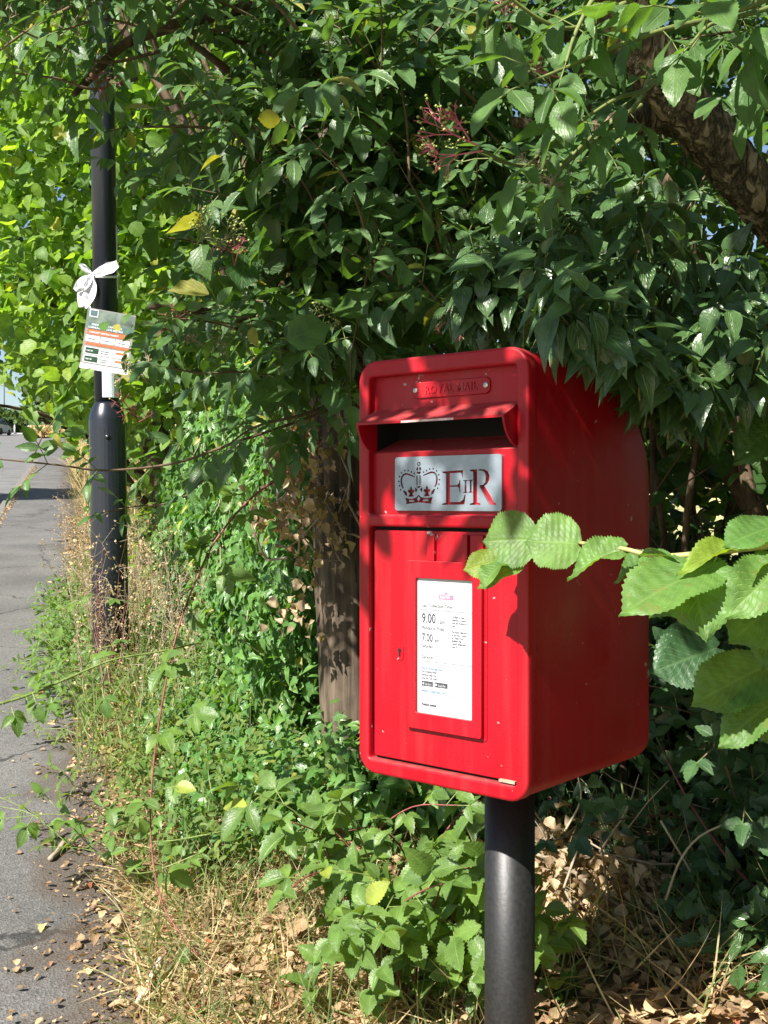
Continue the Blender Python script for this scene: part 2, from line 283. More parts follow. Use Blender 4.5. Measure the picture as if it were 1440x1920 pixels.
def curve_mesh(name, loops, depth, bevel, m, parent, loc=(0, 0, 0), rot=(math.pi / 2, 0, 0), res=2):
    """flat shape with holes (loops in x,y), given thickness; drawn in the box's own x / z plane, facing -y"""
    cu = bpy.data.curves.new(name, 'CURVE'); cu.dimensions = '2D'; cu.fill_mode = 'BOTH'
    cu.extrude = max(depth / 2 - bevel, 0); cu.bevel_depth = bevel; cu.bevel_resolution = res; cu.offset = -bevel
    for lp in loops:
        s = cu.splines.new('POLY'); s.points.add(len(lp) - 1); s.use_cyclic_u = True
        for i, (x, y) in enumerate(lp): s.points[i].co = (x, y, 0, 1)
    return conv(cu, name, m, parent, loc, rot, bevel > 0)
def conv(cu, name, m, parent, loc, rot, smooth=False, sq=1):
    o = bpy.data.objects.new('tmp', cu); C.objects.link(o)
    bpy.context.view_layer.update()
    me = bpy.data.meshes.new_from_object(o.evaluated_get(bpy.context.evaluated_depsgraph_get()))
    bpy.data.objects.remove(o); me.name = name
    me.materials.clear(); me.materials.append(m)
    from mathutils import Euler
    me.transform(Matrix.Translation(loc) @ Euler(rot).to_matrix().to_4x4() @ Matrix.Diagonal((sq, 1, 1, 1)))
    r = mesh_obj(name, me, m, parent)
    if smooth:
        me.polygons.foreach_set('use_smooth', [True] * len(me.polygons))
        try: me.set_sharp_from_angle(angle=math.radians(50))
        except Exception: pass
    return r
def text(name, body, size, x, z, y, parent, m, depth=0, rotz=0, align='LEFT', squeeze=1, spacing=1, off=0):
    cu = bpy.data.curves.new(name, 'FONT'); cu.body = body; cu.size = size; cu.extrude = depth; cu.align_x = align; cu.resolution_u = 2; cu.space_character = spacing; cu.offset = off
    return conv(cu, name, m, parent, (x, y, z), (math.pi / 2, 0, rotz), sq=squeeze)
def rrect(x0, y0, x1, y1, r, n=6):
    out = []
    for cx, cy, a0 in ((x1 - r, y0 + r, -90), (x1 - r, y1 - r, 0), (x0 + r, y1 - r, 90), (x0 + r, y0 + r, 180)):
        for i in range(n + 1):
            a = math.radians(a0 + 90 * i / n); out.append((cx + r * math.cos(a), cy + r * math.sin(a)))
    return out
def circ(cx, cy, r, n=14, ry=None): return [(cx + r * math.cos(6.2832 * i / n), cy + (ry or r) * math.sin(6.2832 * i / n)) for i in range(n)]

# ------------------------------------------------------------------ the setting
def sheet(name, m, x0, x1, y0, y1, nx, ny, fz, skew=True, kind='structure'):
    ys = np.linspace(0, 1, ny + 1) ** 1.6 * (y1 - y0) + y0; xs = np.linspace(x0, x1, nx + 1)
    v = []
    for y in ys:
        for x in xs:
            X = x - KX * y if skew else x; v.append((X, y, float(fz(X, y))))
    f = [(j * (nx + 1) + i, j * (nx + 1) + i + 1, (j + 1) * (nx + 1) + i + 1, (j + 1) * (nx + 1) + i) for j in range(ny) for i in range(nx)]
    me = bpy.data.meshes.new(name); me.from_pydata(v, [], f); me.update()
    o = mesh_obj(name, me, m, None, True); o['kind'] = kind; return o
SOIL = soilmat('verge_soil', [(.05, .034, .022), (.15, .10, .06), (.30, .21, .13)], 9)
FIELD = soilmat('dry_field', [(.30, .27, .12), (.52, .47, .24)], .8)
PAVE = asphalt('pavement_asphalt', (.108, .105, .102), (.145, .14, .134))
ROAD = asphalt('road_asphalt', (.135, .133, .13), (.17, .167, .163))
CONC = plain('kerb_concrete', (.16, .15, .135), .9, 0, .4, 60, .3)
sheet('field', FIELD, -700, 700, -40, 900, 60, 60, lambda x, y: .071 * y - .16, skew=False)
sheet('verge', SOIL, -.1, 3.6, .2, 120, 90, 260, lambda x, y: gz(x, y) - .006)
sheet('pavement', PAVE, -.80, .14, -3, 150, 4, 60, lambda x, y: .071 * y)
sheet('road', ROAD, -8.2, -.92, -3, 260, 6, 60, lambda x, y: .071 * y - .09)
kr = bpy.data.objects.new('kerb', None); C.objects.link(kr); kr['kind'] = 'structure'
kb = MB(); kb.box((-.06, 0, -.14), (.06, .9, .004)); kme = None
for i in range(60):
    y = 1.5 + i * .915
    if kme is None: o = kb.build('kerbstone', CONC, kr, False); kme = o.data
    else: o = link(bpy.data.objects.new('kerbstone', kme), kr)
    o.location = (-.86 - KX * y, y, .071 * y); o.rotation_euler = (math.atan(.071), 0, math.atan(KX))
m2 = MB(); m2.box((-.06, 56.5, -.1), (.06, 120, .03)); o = m2.build('far_kerb', CONC, None, False); o.location = (-.86, 0, 0)
o['kind'] = 'structure'
for v in o.data.vertices: v.co.x -= KX * v.co.y; v.co.z += .071 * v.co.y - .03
PAINTW = plain('road_marking_paint', (.7, .7, .68), .7)
mk = MB()
for i in range(9):
    x = -43.0 + i * .95; mk.box((x, 119.8, .071 * 120 - .086), (x + .55, 120.6, .071 * 120.6 - .08))
o = mk.build('road_marking', PAINTW, None, False); o['kind'] = 'structure'

# ------------------------------------------------------------------ the post box
BX = thing('post_box', 'bright red metal post box with steel royal cipher plate on a black post', 'post box', (-.0414, 1.811, 0), math.atan2(-.649, .76))
Z0 = 1.2 - .436; BW = .3255; BH = .66; BD = .3745
bpar = BX
def sect(d, r, inset=.0035):
    top = BH - inset; bot = inset
    if d > .15: top = BH - .17 * (1 - math.sqrt(max(0, 1 - ((d - .15) / .2245) ** 2))) - inset
    if d > BD - .03: k = (d - BD + .03) / .03; bot = inset + .007 * (1 - math.sqrt(max(0, 1 - k * k)))
    return rrect(inset, bot, BW - inset, top, r, 7)
ds = [.022, .06, .10, .14, .18, .21, .24, .27, .30, .32, .34, .355, .365, .3715, BD]
v = []; f = []; n = 32
for d in ds:
    v += [(x, d, z + Z0) for x, z in sect(d, .026)]
n = len(v) // len(ds)
for i in range(len(ds) - 1):
    for j in range(n): f.append((i * n + j, i * n + (j + 1) % n, (i + 1) * n + (j + 1) % n, (i + 1) * n + j))
f.append(tuple((len(ds) - 1) * n + j for j in range(n)))
me = bpy.data.meshes.new('casing'); me.from_pydata(v, [], f); me.update(); casing = mesh_obj('casing', me, RED, BX, True)
bm_ = bmesh.new(); bm_.from_mesh(me); bmesh.ops.recalc_face_normals(bm_, faces=bm_.faces); bm_.to_mesh(me); bm_.free()
me.set_sharp_from_angle(angle=math.radians(40))
def plate(name, loops, y0, y1, m, bevel=.001, parent=BX, res=2):   # thickness from depth y0 (front) to y1
    return curve_mesh(name, [[(x, z) for x, z in lp] for lp in loops], y1 - y0, bevel, m, parent, (0, (y0 + y1) / 2, Z0), res=res)
OL, OR_ = .0215, .3045
rim = plate('front_frame', [rrect(0, 0, BW, BH, .034, 8), rrect(OL, .4150, OR_, .6340, .006, 3), rrect(OL, .0230, OR_, .3960, .006, 3)], 0, .026, RED, .0045, res=3)
plate('upper_panel', [[(OL - .002, .580), (OR_ + .002, .580), (OR_ + .002, .6360), (OL - .002, .6360)]], .0165, .021, REDF, 0)
cp = plate('cipher_panel', [[(OL - .002, .4130), (OR_ + .002, .4130), (OR_ + .002, .5140), (OL - .002, .5140)]], .0125, .017, REDF, .0012)
# sill sloping up into the opening, dark interior
sm = MB(); sm.poly([(OL, .013, .5140), (OR_, .013, .5140), (OR_, .075, .537), (OL, .075, .537), (OL, .013, .509), (OR_, .013, .509)], [(0, 1, 2, 3), (0, 4, 5, 1)])
o = sm.build('sill', REDF, BX, False); o.location.z = Z0
sm = MB(); sm.box((OL, .075, .50), (OR_, .12, .60)); sm.poly([(OL, .017, .5795), (OR_, .017, .5795), (OR_, .08, .5795), (OL, .08, .5795)], [(0, 1, 2, 3)])
o = sm.build('dark_interior', DARK, BX, False); o.location.z = Z0
for x in (OL + .0005, OR_ - .0015):
    sm = MB(); sm.box((x, .018, .50), (x + .001, .08, .5785)); o = sm.build('throat_wall', DARK, BX, False); o.location.z = Z0
# hood: roof sheet and two curved cheeks
HA = [(.0165, .5825), (0, .5745), (-.016, .5665), (-.030, .5595)]; th = .0035
hb = MB(); x0, x1 = .0235, .3025
vs = []
for y, z in HA: vs += [(x0, y, z), (x1, y, z)]
for y, z in HA: vs += [(x0, y, z - th), (x1, y, z - th)]
k = len(HA) * 2
fs = [(2 * i, 2 * i + 2, 2 * i + 3, 2 * i + 1) for i in range(3)] + [(k + 2 * i, k + 2 * i + 1, k + 2 * i + 3, k + 2 * i + 2) for i in range(3)] + [(6, k + 6, k + 7, 7)]
fs += [(2 * i, k + 2 * i, k + 2 * i + 2, 2 * i + 2) for i in range(3)] + [(2 * i + 1, 2 * i + 3, k + 2 * i + 3, k + 2 * i + 1) for i in range(3)]
hb.poly(vs, fs)
hood = hb.build('hood', REDF, BX, False); hood.location.z = Z0
ck = [(.0165, .5820), (0, .5742), (-.016, .5662), (-.0298, .5592), (-.0285, .551), (-.025, .541), (-.019, .531), (-.010, .522), (0, .5165), (.0165, .5135)]
for x, s in ((.0225, 1), (.3002, 1)):
    cb = MB(); nn = len(ck)
    cb.poly([(x, y, z) for y, z in ck] + [(x + .0035, y, z) for y, z in ck], [tuple(range(nn)), tuple(range(2 * nn - 1, nn - 1, -1))] + [(i, nn + i, nn + (i + 1) % nn, (i + 1) % nn) for i in range(nn)])
    o = cb.build('hood_cheek', REDF, hood, False)
WORN = plain('worn_pale_edge', (.62, .42, .40), .6, 0, .3, 150, .3)
wb = MB(); wb.box((.115, -.0312, .5560), (.215, -.0298, .5592)); wb.build('worn_edge', WORN, hood, False)
# embossed nameplate
npl = plate('nameplate', [rrect(.1015, .5960, .2488, .6210, .009, 5)], .0135, .0175, RED, .0012)
t = text('raised_lettering', 'ROYAL MAIL', .0175, .1765, Z0 + .6028, .0132, BX, RED, .0011, 0, 'CENTER', .92, 1.12, .0003)
t['label'] = 'raised red letters ROYAL MAIL'
for x, z in ((.1078, .6090), (.2420, .6085)):
    sb = MB(); sb.tube([(x, .0140, z), (x, .0122, z), (x, .0112, z)], [.0046, .0046, .0032], 14); sb.tube([(x, .0113, z), (x, .0111, z)], [.0014, .0014], 8)
    o = sb.build('screw', SCREW, BX, True); o.location.z = Z0
# --- steel cipher plate with the crown and letters cut through it
PX0, PX1, PZ0, PZ1 = .0711, .2744, .4215, .5055
def q(x, y):                # plate design coordinates, 0..1240 by 0..600 from its top left corner
    return (PX0 + x / 1240 * (PX1 - PX0), PZ1 - y / 600 * (PZ1 - PZ0))
def Q(l): return [q(*p) for p in l]
def stroke(pts, w):
    L = []; R = []
    for i, p in enumerate(pts):
        a = pts[max(i - 1, 0)]; b = pts[min(i + 1, len(pts) - 1)]; dx, dy = b[0] - a[0], b[1] - a[1]; l = math.hypot(dx, dy) or 1
        ww = w[i] if hasattr(w, '__len__') else w
        L.append((p[0] - dy / l * ww, p[1] + dx / l * ww)); R.append((p[0] + dy / l * ww, p[1] - dx / l * ww))
    return L + R[::-1]
def arcpts(cx, cy, rx, ry, a0, a1, n): return [(cx + rx * math.cos(math.radians(a0 + (a1 - a0) * i / n)), cy - ry * math.sin(math.radians(a0 + (a1 - a0) * i / n))) for i in range(n + 1)]
loops = [rrect(PX0, PZ0, PX1, PZ1, .005, 5)]
E = [(575, 172), (812, 160), (815, 245), (806, 245), (790, 188), (662, 192), (662, 325), (745, 322), (768, 300), (774, 265), (782, 265), (782, 400), (774, 400), (766, 355), (748, 338), (662, 340), (662, 505), (778, 503), (815, 475), (832, 425), (842, 425), (830, 530), (572, 535), (572, 522), (617, 512), (617, 195), (575, 186)]
R1 = [(890, 158), (972, 155), (972, 508), (1008, 520), (1008, 533), (890, 535), (890, 522), (928, 510), (928, 180), (890, 172)]
bow = [(986, 155), (1050, 157), (1090, 178), (1110, 225), (1106, 275), (1080, 315), (1052, 333), (1120, 440), (1150, 500), (1178, 520), (1178, 533), (1105, 533), (1075, 480), (1000, 345), (1000, 326), (1040, 320), (1062, 292), (1068, 235), (1055, 190), (1030, 172), (986, 170)]
I1 = [(820, 268), (872, 266), (872, 274), (856, 278), (856, 392), (872, 396), (872, 404), (820, 405), (820, 397), (836, 393), (836, 278), (820, 276)]
I2 = [(x + 62, y - 1) for x, y in I1]
loops += [Q(E), Q(R1), Q(bow), Q([(x - 4, y + 2) for x, y in I1]), Q([(x - 8, y) for x, y in I2])]
# crown
AL = [(104, 352), (84, 310), (78, 262), (86, 222), (110, 196), (142, 188), (180, 198), (216, 213), (244, 224)]
loops.append(Q(stroke(AL, [8, 10, 10, 10, 10, 10, 9, 7, 5])))
loops.append(Q(stroke([(590 - x, y - 12) for x, y in AL], [8, 10, 10, 10, 10, 10, 9, 7, 5])))
beads = [(72, 366), (56, 322), (49, 272), (57, 219), (83, 176), (123, 152), (164, 154), (203, 170), (238, 186)]
for x, y in beads: loops += [Q(circ(x, y, 9, 9, 11)), Q(circ(590 - x, y - 12, 9, 9, 11))]
loops += [Q([(276, 60), (312, 60), (300, 82)]), Q([(272, 66), (290, 86), (272, 104)]), Q([(316, 66), (316, 104), (298, 86)]), Q([(276, 108), (294, 90), (312, 108)])]
loops += [Q([(270, 158), (262, 140), (274, 116), (288, 116), (288, 158)]), Q([(298, 158), (298, 116), (314, 116), (326, 140), (318, 158)]), Q([(264, 166), (324, 166), (312, 190), (294, 198), (276, 190)])]
loops += [Q([(264, 210), (272, 210), (272, 318), (264, 318)]), Q([(312, 210), (320, 210), (320, 318), (312, 318)]), Q([(278, 206), (286, 206), (286, 320), (278, 320)]), Q([(299, 206), (307, 206), (307, 320), (299, 320)])]
loops += [Q([(258, 330), (328, 328), (296, 352)]), Q([(252, 340), (280, 365), (258, 400), (246, 372)]), Q([(334, 338), (340, 370), (328, 398), (306, 363)])]
for cx in (200, 392):
    dy = -6 if cx > 300 else 0
    loops.append(Q([(cx, 322 + dy), (cx + 12, 350 + dy), (cx + 14, 372 + dy), (cx + 34, 362 + dy), (cx + 42, 385 + dy), (cx + 26, 404 + dy), (cx + 18, 398 + dy), (cx + 22, 425 + dy), (cx + 40, 440 + dy), (cx, 446 + dy), (cx - 40, 442 + dy), (cx - 22, 425 + dy), (cx - 18, 398 + dy), (cx - 26, 404 + dy), (cx - 42, 385 + dy), (cx - 34, 362 + dy), (cx - 14, 372 + dy), (cx - 12, 350 + dy)]))
loops += [Q([(98, 378), (118, 372), (150, 400), (152, 440), (126, 425)]), Q([(492, 362), (474, 360), (444, 390), (442, 430), (468, 415)])]
loops += [Q([(128, 456), (200, 472), (262, 454), (292, 422), (322, 450), (392, 464), (462, 446), (444, 500), (448, 522), (292, 508), (140, 528), (142, 500)]),
          Q([(292, 440), (310, 468), (292, 496), (274, 468)]), Q(rrect(176, 484, 238, 501, 6, 3)), Q(rrect(346, 476, 410, 493, 6, 3))]
cip = plate('cipher_plate', loops, .0072, .0118, STEEL, 0); cip['label'] = 'brushed steel plate pierced with a crown and the letters E II R'
# --- door, notice frame, lock
door = plate('door', [rrect(.0255, .0275, .3015, .3905, .004, 3)], .0095, .0165, RED, .0014)
kb_ = MB(); kb_.box((OL - .002, .0170, .021), (OR_ + .002, .022, .398)); o = kb_.build('door_recess', DARK, BX, False); o.location.z = Z0
FR = [(.0975, .086), (.0995, .083), (.2400, .083), (.2430, .086), (.2430, .385), (.2195, .385)] 
pad = [rrect(.0985, .0835, .2430, .3440, .004, 3), rrect(.1180, .1085, .2255, .3175, .0025, 3)]
fr = plate('notice_frame', pad, .0005, .0094, RED, .0009, door)
fr2 = plate('notice_panel_step', [rrect(.1050, .0790, .2480, .3360, .004, 3), rrect(.112, .100, .232, .322, .002, 2)], .0082, .0094, RED, .0004, door)
plate('rib', [rrect(.1385, .3440, .1525, .3855, .0015, 2)], .0030, .0094, RED, .0008, door)
plate('rib', [rrect(.2060, .3440, .2150, .3855, .0015, 2)], .0030, .0094, RED, .0008, door)
plate('rib', [rrect(.2195, .3440, .2430, .3855, .0015, 2)], .0045, .0094, RED, .0008, door)
# lock and keyhole
plate('lock_plate', [rrect(.0725, .1850, .0865, .2090, .003, 3)], .0086, .0094, RED, .0003, door)
kh = plate('keyhole', [circ(.0795, .2010, .0032, 12)], .0078, .0085, DARK, 0, door); plate('keyhole', [[(.0782, .201), (.0782, .1915), (.0808, .1915), (.0808, .201)]], .0076, .0084, DARK, 0, door)
card = plate('notice_card', [rrect(.1175, .1082, .2260, .3178, .002, 3)], .0060, .0072, WHITE, 0, door); card['label'] = 'white printed collection times card'
def cw(x, y): return (.1185 + x / 660 * .1065, .1095 + (1 - y / 1700) * .2075)
yy = .0056
def ct(s, x, y, h, m=GREYTXT, sq=.9, off=0):
    X, Z = cw(x, y); return text('print', s, h, X, Z0 + Z, yy, card, m, .0001, 0, 'LEFT', sq, 1, off)
def crule(xa, ya, xb, yb):
    a = cw(xa, ya); b = cw(xb, yb); r = MB(); r.box((a[0], yy, Z0 + b[1]), (b[0], yy + .0003, Z0 + a[1])); r.build('print_line', GREYTXT, card, False)
ct('Last Collection Time', 52, 360, .0082, sq=.84); crule(30, 392, 650, 397)
ct('9.00', 50, 560, .0215, sq=.74, off=.0003); ct('am', 268, 560, .0098); ct('Monday to Friday', 50, 645, .0078, sq=.80)
ct('7.00', 50, 795, .0175, sq=.72, off=.0002); ct('am', 205, 795, .0085); ct('Saturday', 50, 875, .0078, sq=.80)
ct('Services', 50, 1015, .0078); crule(30, 1045, 650, 1050); crule(378, 440, 382, 1020)
for i, s in enumerate(['a 6.00pm or later', 'collection is made', 'from the Postbox at', 'Gate', '', 'The latest collection', 'in this area is made', 'at 7.30pm from', 'Sheffield Mail', 'Centre, Brightside', 'Lane S9']):
    if s: ct(s, 408, 475 + i * 37, .0051, sq=.68)
for i, s in enumerate(['Find us on the app store.', 'For locating other', 'services near you -', 'scan the QR code']): ct(s, 50, 1150 + i * 42, .0056, BLUETXT if i == 0 else GREYTXT, .72)
for xa, xb, s in ((50, 185, 'App Store'), (205, 360, 'Google Play')):
    a = cw(xa, 1300); b = cw(xb, 1362); r = MB(); r.box((a[0], yy, Z0 + b[1]), (b[0], yy + .0003, Z0 + a[1])); r.build('badge', GREYTXT, card, False)
    X, Z = cw(xa + 44, 1348); text('print', s, .0048, X, Z0 + Z, yy - .0003, card, WHITE, .0001, 0, 'LEFT', .6)
    X, Z = cw(xa + 22, 1331)
    if s[0] == 'G': plate('print', [[(X - .0016, Z - .0022), (X + .0022, Z), (X - .0016, Z + .0022)]], yy - .0003, yy - .0001, WHITE, 0, card)
    else: plate('print', [circ(X, Z, .0017, 10)], yy - .0003, yy - .0001, WHITE, 0, card)
ct('www.royalmail.com', 46, 1440, .0078, BLUETXT, .76)
ct('Royal Mail uses encrypted security', 50, 1505, .0047, PALETXT, .68); ct('markings to protect Postboxes', 50, 1535, .0047, PALETXT, .68)
ct('royalmail.com/services near you', 395, 1455, .0042, PALETXT, .62)
ct('Postbox number', 50, 1610, .0058, GREYTXT, .74, .0002); ct('S11 677D', 262, 1612, .0066, PALETXT, .7); ct('12/03/2025  DP15', 415, 1620, .0066, PALETXT, .66)
a = cw(255, 195); b = cw(430, 250); plate('badge', [[(a[0], b[1]), (b[0], b[1]), (b[0], a[1]), (a[0], a[1])]], yy - .0002, yy + .0003, PINK, 0, card)
X, Z = cw(272, 238); text('print', 'Royal Mail', .0062, X, Z0 + Z, yy - .0006, card, WHITE, .0001, 0, 'LEFT', .72, 1, .0002)
X, Z = cw(342, 168)
for lp in ([(X - .0022, Z - .0024), (X + .0022, Z - .0024), (X + .0034, Z + .002), (X + .0014, Z), (X, Z + .0032), (X - .0014, Z), (X - .0034, Z + .002)],): plate('print', [lp], yy, yy + .0003, PINK, 0, card)
o = MB(); o.box((.272, .004, .0255), (.300, .012, .0292)); oo = o.build('hinge_tab', DTWIG, BX, False); oo.location.z = Z0
# post (a part): worn steel tube on a small concrete collar
pb = MB(); cx, cy = BW / 2 + .001, .193
pb.tube([(cx, cy, -.2), (cx, cy, .3), (cx, cy, Z0 + .006)], [.0415] * 3, 40); pst = pb.build('post', POSTP, BX, True)
pb = MB(); pb.tube([(cx, cy, Z0 - .012), (cx, cy, Z0 + .003)], [.056, .056], 32); pb.build('mounting_flange', POSTP, BX, True)

# ------------------------------------------------------------------ leaf templates
def leaf_tpl(n, width, prof, serr=0, fold=.25, droop=.25, cols=1, pleat=0, npl=8, twist=0, notch=0, wav=0):
    us = np.linspace(0, 1, n + 1); px_, py_ = zip(*prof); w = np.interp(us, px_, py_) * width / 2
    V = []; UV = []; Fc = []; m = 2 * cols + 1
    for i, u in enumerate(us):
        ww = w[i] * (1 + (serr * (1 if i % 2 else -1) if 0 < i < n else 0))
        for j in range(m):
            v = (j - cols) / cols; x = v * ww; av = abs(v)
            y = u - notch * (1 - u) ** 3 * av + (0.0 if not serr else serr * .3 * width * av * (1 if i % 2 else 0))
            z = fold * abs(x) - droop * u * u + pleat * math.cos((u - .5 * av) * npl * 6.283) * min(1, av * 4) * (1 - .5 * av) + wav * math.sin(u * 9 + v * 3) * av
            a = twist * u; V.append((x * math.cos(a) - z * math.sin(a) * .0, y, z + x * math.sin(a))); UV.append((u, v))
    for i in range(n):
        for j in range(m - 1):
            a = i * m + j; b = a + 1; c = a + m; d = c + 1
            for t in ((a, b, d), (a, d, c)):
                p = [np.array(V[k]) for k in t]
                if np.linalg.norm(np.cross(p[1] - p[0], p[2] - p[0])) > 1e-7: Fc.append(t)
    return np.array(V), np.array(Fc), np.array(UV)
P_ELD = [(0, .04), (.08, .45), (.25, .88), (.45, 1), (.65, .82), (.85, .42), (.95, .15), (1, 0)]
P_IVA = [(0, .1), (.06, .6), (.2, 1), (.4, .88), (.6, .55), (.8, .25), (1, 0)]
P_IVL = [(0, .35), (.1, 1), (.22, .95), (.33, .62), (.5, .66), (.7, .4), (1, 0)]
P_HAZ = [(0, .12), (.05, .58), (.2, .90), (.42, 1), (.58, .93), (.66, .95), (.78, .72), (.86, .42), (.92, .17), (1, 0)]
P_OAK = [(0, .05), (.2, .5), (.35, .95), (.45, .7), (.6, 1), (.7, .7), (.85, .8), (1, .2)]
TP = dict(
    elder=[leaf_tpl(13, .46, P_ELD, .05, .35, .22), leaf_tpl(13, .40, P_ELD, .05, .55, .40, twist=.3), leaf_tpl(13, .50, P_ELD, .05, .15, .10, twist=-.25)],
    elderb=[leaf_tpl(26, .50, P_ELD, .045, .30, .22, 2, wav=.02), leaf_tpl(26, .46, P_ELD, .045, .5, .38, 2, wav=.03, twist=.25), leaf_tpl(26, .54, P_ELD, .045, .2, .12, 2, wav=.02, twist=-.2)],
    elders=[leaf_tpl(5, .46, P_ELD, 0, .35, .22), leaf_tpl(5, .44, P_ELD, 0, .5, .38, twist=.3)],
    ivya=[leaf_tpl(7, .58, P_IVA, 0, .35, .18, notch=.1), leaf_tpl(7, .52, P_IVA, 0, .55, .38, notch=.1, twist=.25), leaf_tpl(7, .66, P_IVA, 0, .2, .3, notch=.1, twist=-.2)],
    ivyl=[leaf_tpl(5, .9, P_IVL, 0, .25, .15, notch=.2), leaf_tpl(5, .8, P_IVL, 0, .45, .3, notch=.2, twist=.3)],
    lime=[leaf_tpl(7, .85, P_HAZ, .07, .25, .2), leaf_tpl(7, .75, P_HAZ, .07, .4, .35, twist=.3)],
    limes=[leaf_tpl(4, .85, P_HAZ, 0, .25, .25)],
    bram=[leaf_tpl(12, .62, P_ELD, .09, .30, .2, pleat=.008), leaf_tpl(12, .58, P_ELD, .09, .5, .35, pleat=.008, twist=.2)],
    bramb=[leaf_tpl(20, .66, P_ELD, .08, .28, .18, 2, pleat=.012), leaf_tpl(20, .62, P_ELD, .08, .5, .3, 2, pleat=.012, twist=.2)],
    hazel=[leaf_tpl(45, .92, P_HAZ, .04, .14, .14, 4, -.006, 9, notch=.08, wav=.03), leaf_tpl(45, .86, P_HAZ, .045, .28, .3, 4, -.008, 9, notch=.08, wav=.05, twist=.3), leaf_tpl(45, .80, P_HAZ, .06, .5, .45, 4, -.014, 9, notch=.08, wav=.08, twist=-.35)],
    dead=[leaf_tpl(6, .8, P_IVL, .05, .9, .5, twist=.8, wav=.1), leaf_tpl(6, .6, P_IVA, .05, 1.3, -.3, twist=-1), leaf_tpl(6, .9, P_HAZ, .08, .5, .2, twist=.5, wav=.15)],
    litter=[leaf_tpl(5, .75, P_IVL, .08, .5, .25, twist=.4), leaf_tpl(5, .5, P_ELD, .05, .8, -.3, twist=-.5), leaf_tpl(5, .8, P_HAZ, .1, .3, .2, twist=.3, wav=.1)],
    blade=[leaf_tpl(5, .022, [(0, .8), (.5, 1), (1, 0)], 0, .3, .5), leaf_tpl(5, .018, [(0, .8), (.5, 1), (1, 0)], 0, .3, .15), leaf_tpl(5, .02, [(0, .8), (.4, 1), (1, 0)], 0, .3, 1.0, twist=.4)],
    weed=[leaf_tpl(5, .4, P_ELD, .08, .3, .25), leaf_tpl(5, .34, P_ELD, .08, .5, .4, twist=.4)])
TPL = []; TIX = {}
for k, l in TP.items():
    TIX[k] = list(range(len(TPL), len(TPL) + len(l))); TPL += l
TMESH = {}
def tmesh(ti, m):
    if (ti, m.name) not in TMESH:
        V, Fc, UV = TPL[ti]; me = bpy.data.meshes.new('leaf'); me.from_pydata(V.tolist(), [], Fc.tolist())
        a = me.attributes.new('luv', 'FLOAT_VECTOR', 'POINT'); a.data.foreach_set('vector', np.c_[UV, np.zeros(len(UV))].astype(np.float32).ravel())
        me.polygons.foreach_set('use_smooth', [True] * len(me.polygons)); me.materials.append(m); me.update(); TMESH[ti, m.name] = me
    return TMESH[ti, m.name]
def nrm(a): return a / (np.linalg.norm(a, axis=-1, keepdims=True) + 1e-9)
PLANTS = []
